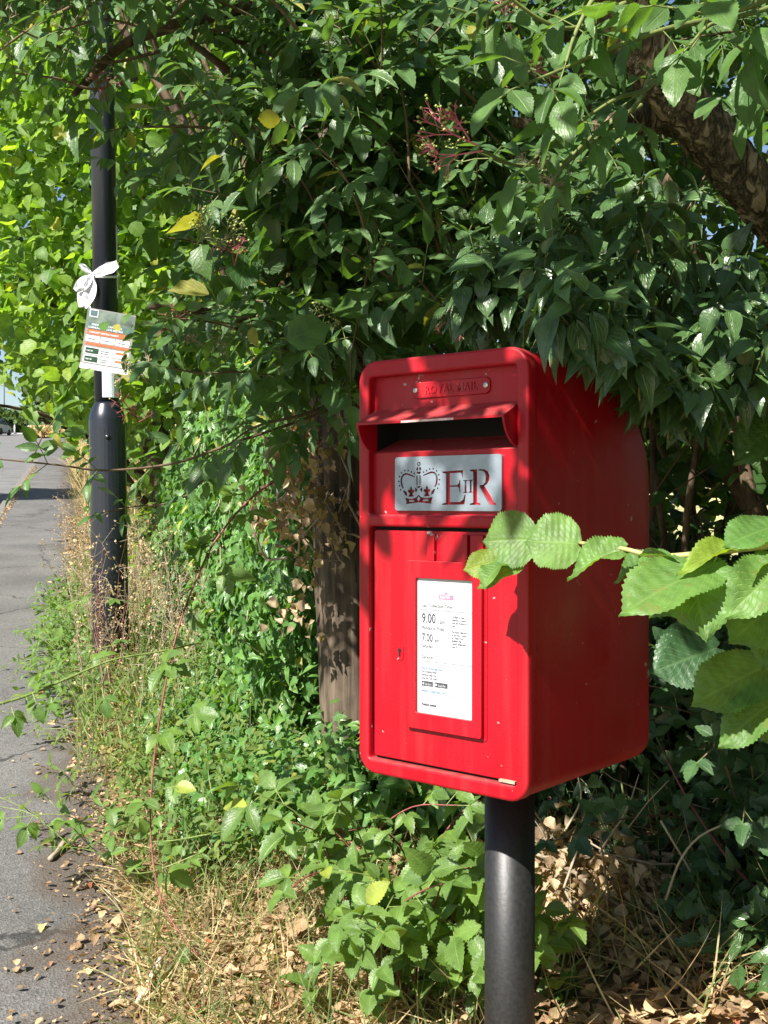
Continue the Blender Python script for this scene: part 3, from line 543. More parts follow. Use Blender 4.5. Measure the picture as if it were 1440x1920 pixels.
class Plant:
    def __init__(s, name, label, cat, base, group=None, ind=300, part='leaf', minpx=11, root=True, kind=None):
        s.base = np.array(base, float); s.ind = ind; s.part = part; s.minpx = minpx; s.kind = kind; s.name = name
        s.root = thing(name, label, cat, tuple(base), 0, group) if root else None
        s.L = []; s.mats = []; s.tw = {}; PLANTS.append(s)
    def mi(s, m):
        if m not in s.mats: s.mats.append(m)
        return s.mats.index(m)
    def bulk(s, pos, axis, nh, size, tpl, m):
        pos = np.atleast_2d(np.array(pos, float)); n = len(pos)
        if not n: return
        axis = nrm(np.broadcast_to(np.array(axis, float), (n, 3)).copy()); nh = np.broadcast_to(np.array(nh, float), (n, 3))
        z = nh - (nh * axis).sum(1, keepdims=True) * axis; bad = np.linalg.norm(z, axis=1) < .05; z[bad] += np.array([.3, .2, .5]) - ((np.array([.3, .2, .5]) * axis[bad]).sum(1, keepdims=True)) * axis[bad]
        z = nrm(z); x = np.cross(axis, z); size = np.broadcast_to(np.array(size, float), (n,))
        M = np.stack([x, axis, z], 2) * size[:, None, None]
        ti = rng.choice(TIX[tpl], n); s.L.append((pos, M, size, ti, np.full(n, s.mi(m))))
    def leaf(s, pos, axis, nh, size, tpl, m): s.bulk([tuple(pos)], [tuple(axis)], [tuple(nh)], [size], tpl, m)
    def twig(s, pts, r, m=None, n=4):
        m = m or TWIG
        if m.name not in s.tw: s.tw[m.name] = (MB(), m)
        s.tw[m.name][0].tube(pts, r, n, cap=False)
    def stem(s, pts, r, m, n=8, name='stem', seg=4, rough=0):
        b = MB(); pp = smoothpath(pts, seg)
        if hasattr(r, '__len__'): r = np.interp(np.linspace(0, 1, len(pp)), np.linspace(0, 1, len(r)), r).tolist()
        b.tube(pp, r, n, rough=rough); return b.build(name, m, s.root, True, s.base)
    def gather(s):
        if not s.L: s.n = 0; return
        s.pos, s.M, s.size, s.ti, s.m = [np.concatenate([l[i] for l in s.L]) for i in range(5)]
        s.n = len(s.pos); c = s.pos + s.M[:, :, 1] * .5
        Y = np.maximum(c[:, 1], .05); s.px = 720 + c[:, 0] / Y * F; s.py = 940 - (c[:, 2] - CAMZ) / Y * F
        s.scr = s.size / Y * F; s.Y = c[:, 1]; s.inf = (s.Y > .2) & (s.px > -20) & (s.px < 1460) & (s.py > -20) & (s.py < 1940)
    def finalize(s, zb):
        for b, m in s.tw.values():
            k = b.build('twigs', m, s.root, True, s.base, 'stuff')
        if not s.n: return
        gx = np.clip((s.px / 16).astype(int), 0, 89); gy = np.clip((s.py / 16).astype(int), 0, 119)
        vis = s.Y < zb[gy, gx] + .12
        score = np.where(s.inf & (s.scr > s.minpx), s.scr * np.where(vis, 1, .15), 0)
        order = np.argsort(-score)[:s.ind]; pick = order[score[order] > s.minpx * .9]
        for i in pick:
            o = bpy.data.objects.new(s.part, tmesh(int(s.ti[i]), s.mats[s.m[i]])); C.objects.link(o)
            Mx = Matrix.Identity(4)
            for r_ in range(3):
                for c_ in range(3): Mx[r_][c_] = s.M[i, r_, c_]
                Mx[r_][3] = s.pos[i, r_] - (s.base[r_] if s.root else 0)
            if s.root: o.parent = s.root
            o.matrix_local = Mx
            if not s.root: o['label'], o['category'], o['group'] = s.kind
        keep = np.ones(s.n, bool); keep[pick] = False
        o = merged(s, np.where(keep)[0], s.base)
        if o:
            if s.root: o.name = 'foliage' if s.part == 'leaf' else s.part + '_mass'; o.parent = s.root
            else: o.name = s.name
            o['kind'] = 'stuff'
def merged(s, idx, base):
    if not len(idx): return None
    Vs, Fs, UVs, RV, MI = [], [], [], [], []; off = 0
    for t in np.unique(s.ti[idx]):
        k = idx[s.ti[idx] == t]; V, Fc, UV = TPL[t]; nv = len(V)
        W_ = np.einsum('nij,vj->nvi', s.M[k], V) + s.pos[k][:, None, :] - base
        Vs.append(W_.reshape(-1, 3)); Fs.append((Fc[None] + (np.arange(len(k)) * nv)[:, None, None] + off).reshape(-1, 3)); off += nv * len(k)
        UVs.append(np.tile(UV, (len(k), 1))); RV.append(np.repeat(rng.random(len(k)), nv)); MI.append(np.repeat(s.m[k], len(Fc)))
    V = np.concatenate(Vs).astype(np.float32); Fc = np.concatenate(Fs).astype(np.int32); UV = np.concatenate(UVs); RV = np.concatenate(RV).astype(np.float32)
    me = bpy.data.meshes.new('foliage'); me.vertices.add(len(V)); me.vertices.foreach_set('co', V.ravel())
    me.loops.add(len(Fc) * 3); me.loops.foreach_set('vertex_index', Fc.ravel()); me.polygons.add(len(Fc))
    me.polygons.foreach_set('loop_start', np.arange(0, len(Fc) * 3, 3, dtype=np.int32)); me.polygons.foreach_set('loop_total', np.full(len(Fc), 3, np.int32))
    me.polygons.foreach_set('material_index', np.concatenate(MI).astype(np.int32)); me.polygons.foreach_set('use_smooth', np.ones(len(Fc), bool))
    me.update(calc_edges=True)
    a = me.attributes.new('luv', 'FLOAT_VECTOR', 'POINT'); a.data.foreach_set('vector', np.c_[UV, np.zeros(len(UV))].astype(np.float32).ravel())
    a = me.attributes.new('rv', 'FLOAT', 'POINT'); a.data.foreach_set('value', RV)
    for m in s.mats: me.materials.append(m)
    o = bpy.data.objects.new('foliage', me); C.objects.link(o)
    if s.root is None: o.location = tuple(base)
    return o
def rv3(s=1.): return Vector(rng.normal(0, s, 3))
UP = Vector((0, 0, 1)); LITE = Vector((-.35, -.55, .9))
def pinnate(P, p, d, L, npairs, tpl, m, droop=.5, tw=None, r=.0012):
    """a compound leaf: rachis with pairs of leaflets and one at the end"""
    d = Vector(d).normalized(); p = Vector(p); nh = (LITE + rv3(.35)).normalized()
    side = d.cross(nh).normalized(); step = L * .42; pts = [p.copy()]; p = p + d * L * .5; pts.append(p.copy())
    for k in range(npairs):
        sz = L * (.85 if k == 0 else 1) * random.uniform(.85, 1.1)
        for s_ in (-1, 1):
            ax = (d * .55 + side * s_ * .95 + Vector((0, 0, -droop * random.uniform(.3, 1.1))) + rv3(.12))
            P.leaf(p, ax, nh + side * s_ * .2 + rv3(.18), sz, tpl, m)
        d = (d + Vector((0, 0, -droop * .28))).normalized(); p = p + d * step; pts.append(p.copy())
    P.leaf(p, d + Vector((0, 0, -droop * .4)) + rv3(.1), nh + rv3(.15), L * 1.1, tpl, m)
    P.twig(pts, r, tw or GTWIG, 3)
def spray(P, pts, L, tpl, m, every=.09, npairs=2, droop=.5, r=(.004, .0015), tw=None, start=.1, both=True, seg=5):
    pp = smoothpath(pts, seg); P.twig(pp, np.linspace(r[0], r[1], len(pp)).tolist(), tw or TWIG, 5)
    acc = 0; tot = sum((pp[i + 1] - pp[i]).length for i in range(len(pp) - 1)); run = 0; flip = random.random() * 6.28
    for i in range(len(pp) - 1):
        seg_ = pp[i + 1] - pp[i]; run += seg_.length; acc += seg_.length
        if acc > every and run > start * tot:
            acc = 0; t = seg_.normalized(); flip += 1.57 + random.uniform(-.3, .3); a = t.orthogonal().normalized(); b = t.cross(a)
            o = a * math.cos(flip) + b * math.sin(flip); k = 1 - .35 * run / tot
            for s_ in ((-1, 1) if both else (random.choice((-1, 1)),)):
                pinnate(P, pp[i], t * .6 + o * s_ + Vector((0, -.15, .15)), L * k * random.uniform(.8, 1.15), npairs, tpl, m, droop, None)
    pinnate(P, pp[-1], (pp[-1] - pp[-2]), L * .7, npairs, tpl, m, droop)
def shoots(P, n, box, L, tpl, m, length=.35, npairs=2, Yr=None, filt=None, droop=.5, dirv=(-.5, -.7, .1), every=.09, sprd=.6):
    """random leafy shoots; box = pixel window and distances, giving real positions"""
    k = 0
    while k < n:
        Y = random.uniform(*box[4:6]); p = at(random.uniform(box[0], box[1]), random.uniform(box[2], box[3]), Y)
        if filt and not filt(p): continue
        k += 1; d = (Vector(dirv) + rv3(sprd)).normalized(); q_ = [p]; 
        for j in range(3): d = (d + Vector((0, 0, -.12)) + rv3(.12)).normalized(); q_.append(q_[-1] + d * length / 3)
        spray(P, q_, L * random.uniform(.8, 1.15), tpl, m, every, npairs, droop, (.0035, .0012), None, 0, True, 3)
def umbel(P, p, d, size, m, lv=3, berries=0):
    b = MB(); bb = MB()
    def rec(p, d, l, r, lv):
        q_ = p + d * l; b.tube([p, q_], [r, r * .8], 4, cap=False)
        if lv == 0:
            if random.random() < berries: bb.tube([q_ - UP * .002, q_, q_ + UP * .002], [.0012, .0028, .0012], 6)
            return
        for _ in range(random.choice((3, 4, 4))):
            rec(q_, (d + rv3(.55)).normalized(), l * random.uniform(.5, .8), r * .7, lv - 1)
    rec(Vector(p), Vector(d).normalized(), size * .42, .0016, lv)
    b.build('flower_stalks', m, P.root, False, P.base)
    if bb.v: bb.build('berries', BERRY, P.root, True, P.base, 'stuff')

def leafcloud(P, n, gen, size, tpl, m, down=.3, nspread=.55, clump=8, cs=.10, lite=(-.35, -.55, .9)):
    c = np.array([gen() for _ in range(max(1, n // clump))]); p = np.repeat(c, clump, 0) + rng.normal(0, cs, (len(c) * clump, 3)); k = len(p)
    ax = rng.normal(0, .6, (k, 3)) + np.repeat(rng.normal(0, .5, (len(c), 3)), clump, 0) + [-.2, -.35, -down]
    P.bulk(p, ax, np.array(lite) + rng.normal(0, nspread, (k, 3)), rng.uniform(size * .7, size * 1.25, k), tpl, m)
# ------------------------------------------------------------------ lamp column, poster, tie, label
BASEY = 5.2; ca = at(208, 1290, BASEY); ca.z = .071 * BASEY - .02; up_ = at(195, 150, BASEY)
ax_ = (up_ - Vector((at(208, 1150, BASEY)))).normalized()
LC = thing('lamp_column', 'tall black painted street lamp column with a wider base, leaning slightly left', 'lamp post', tuple(ca))
def colp(z): return ax_ * (z / ax_.z)
def lathe(b, prof, n=40): b.tube([colp(z) for z, r in prof], [r for z, r in prof], n)
zs = (at(0, 790, BASEY).z - ca.z); z2 = at(0, 755, BASEY).z - ca.z
b = MB(); lathe(b, [(-.3, .084), (zs * .5, .084), (zs, .084)] + [(zs + (z2 - zs) * t, .084 - .027 * (t ** 1.6)) for t in (.12, .3, .5, .7, .88, 1)]); b.build('base_section', BLACKP, LC)
b = MB(); lathe(b, [(z2 - .01, .0565), (2.8, .056), (6.2, .052)]); b.build('shaft', BLACKP, LC)
vd = Vector((-ca.x, -ca.y, 0)).normalized(); sdv = Vector((vd.y, -vd.x, 0))
def curved_plate(name, zc0, zc1, a0, a1, r, m, parent, th=.002, n=8, loc=None):
    b = MB(); V = []
    for z in np.linspace(zc0, zc1, 4):
        for i in range(n + 1):
            a = a0 + (a1 - a0) * i / n
            for rr in (r, r + th):
                V.append(colp(z) + (vd * math.cos(a) + sdv * math.sin(a)) * rr)
    Fs = []; w = (n + 1) * 2
    for j in range(3):
        for i in range(n):
            k = j * w + i * 2; Fs += [(k + 1, k + 3, k + w + 3, k + w + 1), (k, k + w, k + w + 2, k + 2)]
        Fs += [(j * w, j * w + 1, j * w + w + 1, j * w + w), (j * w + 2 * n, j * w + w + 2 * n, j * w + w + 2 * n + 1, j * w + 2 * n + 1)]
    Fs += [(2 * i, 2 * i + 2, 2 * i + 3, 2 * i + 1) for i in range(n)] + [(3 * w + 2 * i, 3 * w + 2 * i + 1, 3 * w + 2 * i + 3, 3 * w + 2 * i + 2) for i in range(n)]
    if loc is not None: V = [Vector(p) + loc for p in V]
    b.poly(V, Fs); return b.build(name, m, parent, False)
zd1 = at(0, 803, BASEY).z - ca.z; zd0 = at(0, 1010, BASEY).z - ca.z
dr = curved_plate('access_door', zd0, zd1, -.75, .75, .0835, BLACKP, LC, .0035)
b = MB(); c0 = colp(zd1 - .045) + vd * .0865; b.tube([c0, c0 + vd * .004], [.012, .011], 16); b.tube([c0, c0 + vd * .0055], [.006, .006], 3); b.build('door_lock', BLACKP, dr)
# white label wrapped round the foot of the shaft
z0_, z1_ = at(0, 747, BASEY).z - ca.z, at(0, 690, BASEY).z - ca.z
lb = curved_plate('pole_label', z0_, z1_, -1.15, .35, .0575, plain('silver_white_label', (.66, .72, .80), .4), None, .0015, loc=ca); tag(lb, 'blank white plastic label wrapped round the lamp column below the poster', 'label')
z0_, z1_ = at(0, 560, BASEY).z - ca.z, at(0, 425, BASEY).z - ca.z
lb = curved_plate('tape_strip', z0_, z1_, -1.6, -1.15, .0570, plain('white_tape', (.8, .8, .8), .5), None, .0015, loc=ca); tag(lb, 'narrow white tape strip up the left edge of the lamp column above the poster', 'tape')
# poster
pc = at(203, 641, 5.03); PO = thing('campaign_poster', 'tilted laminated campaign poster with orange bars tied to the lamp column', 'poster', tuple(pc), math.atan2(vd.x, -vd.y) + .02)
PO.rotation_euler = (0, math.radians(8), PO.rotation_euler.z)
PW, PH = .212, .272
def pb_(name, x0, y0, x1, y1, m, lay, parent, r=.003):     # poster design coordinates 0..100 / 0..130 from the top left
    X0, X1 = -PW / 2 + x0 / 100 * PW, -PW / 2 + x1 / 100 * PW; Z1, Z0_ = PH / 2 - y0 / 130 * PH, PH / 2 - y1 / 130 * PH
    return curve_mesh(name, [rrect(X0, Z0_, X1, Z1, r, 2)], .0005, 0, m, parent, (0, -.0012 - lay * .0006, 0))
PG = plain('poster_taupe_print', (.30, .28, .27), .35); PGR = plain('poster_photo_print', (.16, .20, .17), .35, 0, 0, 18, .6); PTL = plain('poster_teal_print', (.10, .16, .17), .4)
ORG = plain('orange_print', (.75, .16, .07), .4); DGR = plain('dark_green_print', (.03, .07, .04), .4); BLW = plain('poster_white', (.75, .78, .82), .35)
shp = pb_('sheet', 0, 0, 100, 130, PG, 0, PO, .001)
pb_('printed_photo', 0, 2, 100, 42, PGR, 1, shp, .001); pb_('printed_banner', 6, 30, 100, 44, PTL, 2, shp, .001)
pb_('white_border', 0, 119, 100, 130, BLW, 1, shp, .001); pb_('square_emblem', 5, 2, 23, 18, BLW, 2, shp, .001); pb_('square_emblem', 7, 4, 21, 16, PTL, 3, shp, .001)
def pt(s, x, y, h, m, sq=.8, lay=4):
    X = -PW / 2 + x / 100 * PW; Z = PH / 2 - y / 130 * PH
    return text('print', s, h, X, Z, -.0012 - lay * .0006, shp, m, .0001, 0, 'LEFT', sq, 1, .0003)
pt('GREEN BELT CAMPAIGN', 12, 36, .0125, BLW, .98); pt('COMMUNITY UPDATE MEETING', 6, 42.5, .0125, BLW, .84)
pb_('orange_bar', 5, 45, 93, 55, ORG, 2, shp); pt('COMMUNITY MEETING TONIGHT', 9, 52.5, .011, BLW, .78)
for x in (4, 35, 66): pb_('white_box', x, 58, x + 29, 71, BLW, 2, shp); pt('STAY INFORMED', x + 4, 66, .006, PTL, .7)
pb_('orange_bar', 5, 73, 95, 78, ORG, 2, shp, .001)
for y in (82, 100):
    pb_('white_box', 4, y, 96, y + 16, BLW, 2, shp); pb_('dark_badge', 7, y + 2, 34, y + 14, DGR, 3, shp); pt('7 MAY PM', 9, y + 10, .009, BLW, .7, 5)
    pt('Join the community', 38, y + 7, .006, GREYTXT, .75); pt('update on the land', 38, y + 11.5, .006, GREYTXT, .75); pb_('orange_bar', 69, y + 3, 93, y + 7.5, ORG, 3, shp, .002)
# white tie with a crumpled bow
TIEM = plain('white_polythene', (.78, .78, .82), .4, 0, .2, 40, .05)
tc_ = at(198, 520, BASEY); TI = thing('plastic_tie', 'crumpled white plastic tie knotted round the lamp column above the poster', 'plastic tie', tuple(tc_))
def crumple(name, w, h, cen, ax, seed, amp=.02, nx=12, ny=14, pinch=True):
    V = []; Fs = []; ax = Vector(ax).normalized(); s_ = ax.cross(Vector((0, -1, .1))).normalized(); d_ = ax.cross(s_)
    for j in range(ny + 1):
        v = j / ny; ww = w * (.12 + .88 * math.sin(math.pi * min(1, v * .85 + .03)) if pinch else 1)
        for i in range(nx + 1):
            u = i / nx - .5; z = .4 * amp * (1.5 * math.sin(u * 9 + seed + v * 3) + .7 * math.sin(u * 15 + v * 13 + seed * 2) + .6 * math.sin(v * 17 - u * 8 + seed))
            V.append(Vector(cen) + s_ * (u * ww + .25 * z) + ax * (v * h) + d_ * z)
    for j in range(ny):
        for i in range(nx): k = j * (nx + 1) + i; Fs.append((k, k + 1, k + nx + 2, k + nx + 1))
    b = MB(); b.poly(V, Fs); return b.build(name, TIEM, TI)
kn = Vector((-.045, -.06, .0))
crumple('loop', .085, .16, kn, (-.25, -.1, -1), 1, .010); crumple('loop', .06, .11, kn, (-.65, -.3, -.8), 3, .009); crumple('loop', .055, .13, kn, (1, -.1, .3), 5, .008)
crumple('tail', .03, .13, kn, (.9, -.1, .42), 8, .006); crumple('tail', .03, .07, kn, (-.6, -.3, .5), 11, .006)
b = MB(); b.tube([Vector((math.cos(a) * .061, math.sin(a) * .061, .012 * math.sin(a))) for a in np.linspace(0, 6.283, 25)], .006, 6); b.build('band', TIEM, TI)
b = MB(); b.tube([at(170, 575, 5.06) - tc_, at(172, 590, 5.03) - tc_], .003, 5); b.build('cord', TIEM, TI)

# ------------------------------------------------------------------ wooden pole
wb0 = at(676, 1490, 3.45); wb0.z = float(gz(wb0.x, 3.45)) - .1; wt = at(618, 330, 3.45)
WP = thing('wooden_pole', 'weathered grey brown timber telegraph pole leaning left behind the post box', 'pole', tuple(wb0))
dwn = (wt - wb0).normalized(); b = MB(); pts = [dwn * t for t in np.linspace(0, 4.6, 70)]
b.tube(pts, np.linspace(.108, .092, 70).tolist(), 48, rough=.014); b.build('pole_shaft', WOOD, WP)
for a in (-.7, .25, -1.6, .9):     # drying cracks
    vv = Vector((math.sin(a), -math.cos(a), 0)); b = MB(); q0 = random.uniform(.2, .5)
    b.tube([dwn * t + vv * (.1065 - .0034 * t) for t in np.linspace(q0, q0 + 1.2, 14)], .0018, 4); b.build('crack', DARK, WP, False)

# ------------------------------------------------------------------ old elder tree: trunk limb from lower right up to the top
ET = Plant('elder_tree', 'old elder tree whose thick rough barked limb slopes across the top right', 'tree', (1.55, 2.75, .5))
T0 = [(1.62, 2.8, .3), (1.45, 2.7, .8), at(1600, 590, 2.6), at(1490, 450, 2.5), at(1420, 370, 2.45), at(1335, 265, 2.4), at(1255, 170, 2.35), at(1190, 70, 2.3), at(1130, -50, 2.25), at(1040, -260, 2.1)]
ET.stem(T0, [.13, .11, .075, .058, .055, .053, .052, .052, .048, .04], BARKT, 40, 'trunk', 14, .10)
ET.stem([at(1500, 440, 2.6), at(1370, 320, 2.52), at(1275, 225, 2.5), at(1180, 230, 2.45), at(1090, 250, 2.35), at(960, 230, 2.3)], [.06, .05, .045, .03, .018, .01], BARKT, 20, 'limb', 8, .1)
ET.stem([at(1440, 1010, 3.1), at(1400, 930, 3.1), at(1345, 850, 3.05), at(1285, 770, 3.0), at(1240, 690, 2.9)], [.034, .032, .03, .026, .02], BARKS, 16, 'limb', 6, .05)
ET.stem([at(1430, 1000, 2.9), at(1405, 920, 2.9), at(1390, 850, 2.9), at(1350, 640, 2.8), at(1310, 480, 2.7)], [.022, .018, .015, .012, .012], BARKS, 10, 'limb', 5, .05)
ET.stem([at(1330, 720, 2.8), at(1300, 600, 2.8), at(1290, 420, 2.75), at(1240, 330, 2.7)], [.012, .014, .015, .015], BARKS, 8, 'limb', 5, .05)
# branch reaching over the photographer and the crown that shades the box
ET.stem([at(1120, -40, 2.25), (.2, 1.6, 2.75), (-.15, 1.1, 3.0), (-.5, .7, 3.2), (-1.0, .3, 3.35)], [.06, .045, .035, .025, .015], BARKS, 10, 'limb', 6, .08)
ET.stem([(.35, 1.9, 2.6), (.3, 1.2, 2.9), (.1, .6, 3.1), (-.3, .1, 3.2)], [.04, .03, .02, .012], BARKS, 8, 'limb', 6, .08)
sv = np.array(SUN); e1 = nrm(np.cross(sv, [0, 0, 1.])) ; e1 = e1 if e1[0] > 0 else -e1; e2 = np.array([0, 0, 1.]) - sv[2] * sv; e2 = nrm(e2)
def ghcoord(p): p = np.array(p); return p @ e1, p @ e2
def canopy(n, g0, g1, h0, h1, t0, t1, dens, size, plant, m):
    P_ = []
    while len(P_) < n:
        g = rng.uniform(g0, g1); h = rng.uniform(h0, h1)
        if rng.random() > dens(g, h): continue
        c = e1 * g + e2 * h + sv * rng.uniform(t0, t1); k = rng.integers(3, 7)
        for p in c + rng.normal(0, .07, (k, 3)):
            if dens(*ghcoord(p)) > 0: P_.append(p)
    P_ = np.array(P_); n = len(P_)
    ax = rng.normal(0, 1, (n, 3)) + [0, 0, -.6]; plant.bulk(P_, ax, sv + rng.normal(0, .45, (n, 3)), rng.uniform(size * .75, size * 1.2, n), 'elders', m)
def dens(g, h):
    edge = 1.81 + .05 * math.sin(g * 23) + .05 * math.sin(g * 51 + 1)
    a = float(sst(edge, edge + .12, h)) * float(sst(-2.0, -1.6, g)) * float(sst(-.05, -.4, g))
    return a * (.95 - .72 * float(sst(2.05, 2.25, h))) * (1 - .6 * float(sst(2.08, 2.2, h)) * float(sst(-1.15, -.9, g))) * (1 - .5 * float(sst(2.3, 2.5, h))) * (1 - .9 * float(sst(2.65, 2.8, h)) * float(sst(-1.5, -1.3, g)))
canopy(1350, -2.2, -.1, 1.70, 3.7, .95, 1.9, dens, .09, ET, ELDER)
# near leaves, upper right
def K(l, Y0, Y1): return [at(x, y, Y0 + (Y1 - Y0) * i / (len(l) - 1)) for i, (x, y) in enumerate(l)]
for l, Y0, Y1, L in [
    ([(1300, -60), (1150, 20), (1080, 55), (1020, 45), (940, -10), (890, -40)], 1.75, 1.55, .085),
    ([(1330, 40), (1240, 60), (1130, 100), (1060, 130), (985, 160)], 1.75, 1.5, .088),
    ([(1500, 150), (1440, 130), (1380, 90)], 1.8, 1.6, .082),
    ([(1260, 110), (1210, 170), (1150, 190), (1060, 250), (1000, 300)], 1.85, 1.65, .075),
    ([(1225, 130), (1190, 200), (1120, 260), (1060, 310), (1035, 350)], 1.9, 1.7, .075),
    ([(1500, 230), (1450, 215), (1400, 200), (1370, 190)], 2.0, 1.9, .07),
    ([(1500, 0), (1400, 30), (1330, 50), (1290, 90)], 1.7, 1.5, .08),
    ([(1500, -40), (1420, 10), (1340, 30), (1260, 20)], 1.6, 1.45, .09),
    ([(1180, -60), (1120, -10), (1080, 60), (1060, 120)], 1.65, 1.55, .085),
    ([(1010, -60), (960, 0), (900, 30), (850, 20)], 1.7, 1.6, .08),
    ([(1200, 240), (1120, 290), (1060, 310), (960, 310), (900, 290)], 2.1, 1.85, .075),
    ([(1200, 200), (1120, 250), (1030, 330), (980, 360)], 2.0, 1.8, .075)]:
    spray(ET, K(l, Y0, Y1), L * 1.15, 'elderb', ELDERN, .13, 1, .75, (.005, .002), GTWIG, .15, True, 5)
umbel(ET, at(1060, 150, 1.75), (-.9, -.2, .1), .07, ROSE, 3, .25)
umbel(ET, at(895, 275, 1.7), (-.8, -.2, .3), .095, ROSE, 3, .3); umbel(ET, at(905, 285, 1.7), (-.9, -.2, -.2), .095, ROSE, 3, .3); umbel(ET, at(880, 265, 1.7), (-.5, -.2, .7), .06, ROSE, 3, .3)
umbel(ET, at(960, 60, 1.7), (-.5, -.2, .8), .06, ROSE, 3, .1)
for _ in range(3): umbel(ET, at(1000 + 12 * _, 345, 1.8), (random.uniform(-.5, .5), -.5, random.uniform(-.5, .6)), .055, DTWIG, 4)
ET.twig(smoothpath([at(900, 282, 1.7), at(960, 310, 1.8), at(1040, 320, 1.95), at(1120, 260, 2.0)], 5), .0028, GTWIG, 6)

# ------------------------------------------------------------------ elder bush, centre and top left
EB = Plant('elder_bush', 'large elder bush with blue green leaflets hanging over the wooden pole and lamp column', 'bush', (-.05, 3.05, .35))
for l, Y0, Y1 in [([(700, 1480), (730, 1100), (700, 700), (600, 400), (470, 180), (330, 60)], 3.1, 2.6), ([(740, 1400), (860, 900), (900, 600), (860, 380), (720, 200), (500, 90)], 3.15, 2.6),
                  ([(820, 1300), (950, 800), (1080, 500), (1100, 200), (1000, -60)], 3.2, 2.8), ([(720, 700), (560, 620), (400, 590), (280, 575)], 3.0, 2.5)]:
    EB.stem(K(l, Y0, Y1), [.028, .024, .018, .012, .007], BARKS, 10, 'branch', 5, .08)
EB.stem(K([(560, -20), (440, 20), (300, 60), (230, 90), (170, 150), (140, 180)], 2.6, 2.4), [.016, .015, .012, .01, .006], BARKS, 10, 'branch', 5, .08)
EB.stem(K([(860, 420), (700, 250), (520, 110), (400, 70)], 2.7, 2.55), [.008, .007, .006, .005], BARKS, 8, 'branch', 5, .06)
for l, Y0, Y1, L in [
    ([(690, 520), (600, 440), (520, 310), (500, 210)], 2.6, 2.35, .068), ([(760, 620), (640, 470), (560, 330), (480, 240)], 2.6, 2.3, .072),
    ([(720, 640), (600, 615), (500, 600), (420, 592)], 2.6, 2.35, .070), ([(640, 700), (520, 650), (420, 610), (350, 600)], 2.6, 2.3, .068),
    ([(600, 740), (480, 700), (380, 700), (320, 690)], 2.6, 2.4, .066),
    ([(740, 500), (700, 380), (660, 250), (640, 160)], 2.6, 2.35, .075), ([(860, 480), (800, 360), (720, 260), (690, 200)], 2.5, 2.3, .075),
    ([(900, 560), (830, 450), (760, 330)], 2.4, 2.25, .078), ([(880, 640), (780, 560), (700, 500), (640, 460)], 2.4, 2.25, .078),
    ([(920, 620), (840, 580), (780, 520)], 2.3, 2.1, .078), ([(430, 60), (300, 60), (200, 40), (120, 60)], 2.5, 2.3, .072),
    ([(300, 100), (200, 120), (110, 90), (40, 60)], 2.5, 2.3, .074), ([(260, 150), (180, 170), (110, 150), (30, 140)], 2.45, 2.3, .072),
    ([(480, 40), (420, 10), (350, -10), (260, -30)], 2.5, 2.3, .078), ([(560, 60), (500, -10), (470, -40)], 2.3, 2.2, .08),
    ([(560, 330), (430, 250), (280, 240), (215, 245)], 2.6, 2.45, .070), ([(620, 760), (560, 780), (480, 800), (420, 840)], 2.6, 2.4, .070),
    ([(760, 200), (700, 120), (660, 60)], 2.4, 2.25, .078), ([(900, 200), (820, 130), (760, 60)], 2.4, 2.25, .078)]:
    spray(EB, K(l, Y0, Y1), L * 1.16, 'elder', ELDER, .115, 2, .6, (.0045, .0018), TWIG, .05, True, 5)
# the long spray that reaches left in front of the lamp column
spray(EB, K([(700, 740), (560, 790), (440, 830), (330, 868), (200, 882), (110, 872), (-30, 858)], 2.7, 2.3), .074, 'elder', ELDERN, .10, 2, .35, (.0045, .0016), TWIG, .25, True, 6)
spray(EB, K([(440, 832), (380, 900), (330, 940), (250, 950), (200, 960)], 2.6, 2.45), .055, 'elder', ELDERN, .10, 1, .5, (.003, .0015), TWIG, .2, True, 5)
spray(EB, K([(480, 610), (420, 606), (360, 590), (305, 572)], 2.4, 2.25), .052, 'elder', ELDERN, .09, 2, .3, (.003, .0014), GTWIG, .3, True, 5)
spray(EB, K([(60, 866), (70, 840), (82, 815), (100, 790)], 2.35, 2.3), .058, 'elder', ELDERN, .08, 1, .2, (.002, .0012), TWIG, .3, True, 5)
shoots(EB, 60, (450, 720, -60, 620, 2.5, 3.1), .082, 'elder', ELDER, .34)
shoots(EB, 60, (660, 1020, -60, 600, 2.3, 3.0), .088, 'elder', ELDER, .34)
shoots(EB, 34, (-60, 330, -90, 50, 2.35, 2.9), .074, 'elder', ELDER, .30)
shoots(EB, 12, (480, 690, 560, 720, 2.5, 3.0), .072, 'elder', ELDER, .28)
shoots(EB, 40, (700, 1440, -80, 330, 2.6, 3.4), .08, 'elder', ELDER, .34)
def ebgen(): return tuple(at(rng.uniform(400, 900), rng.uniform(-60, 620), rng.uniform(2.4, 3.0)))
leafcloud(EB, 420, ebgen, .085, 'lime', HEDGE, .4, .5, 4, .09)
def ebgen2(): return tuple(at(rng.uniform(250, 700), rng.uniform(540, 800), rng.uniform(2.5, 2.9)))
leafcloud(EB, 160, ebgen2, .05, 'elder', ELDERN, .4, .5, 5, .06)
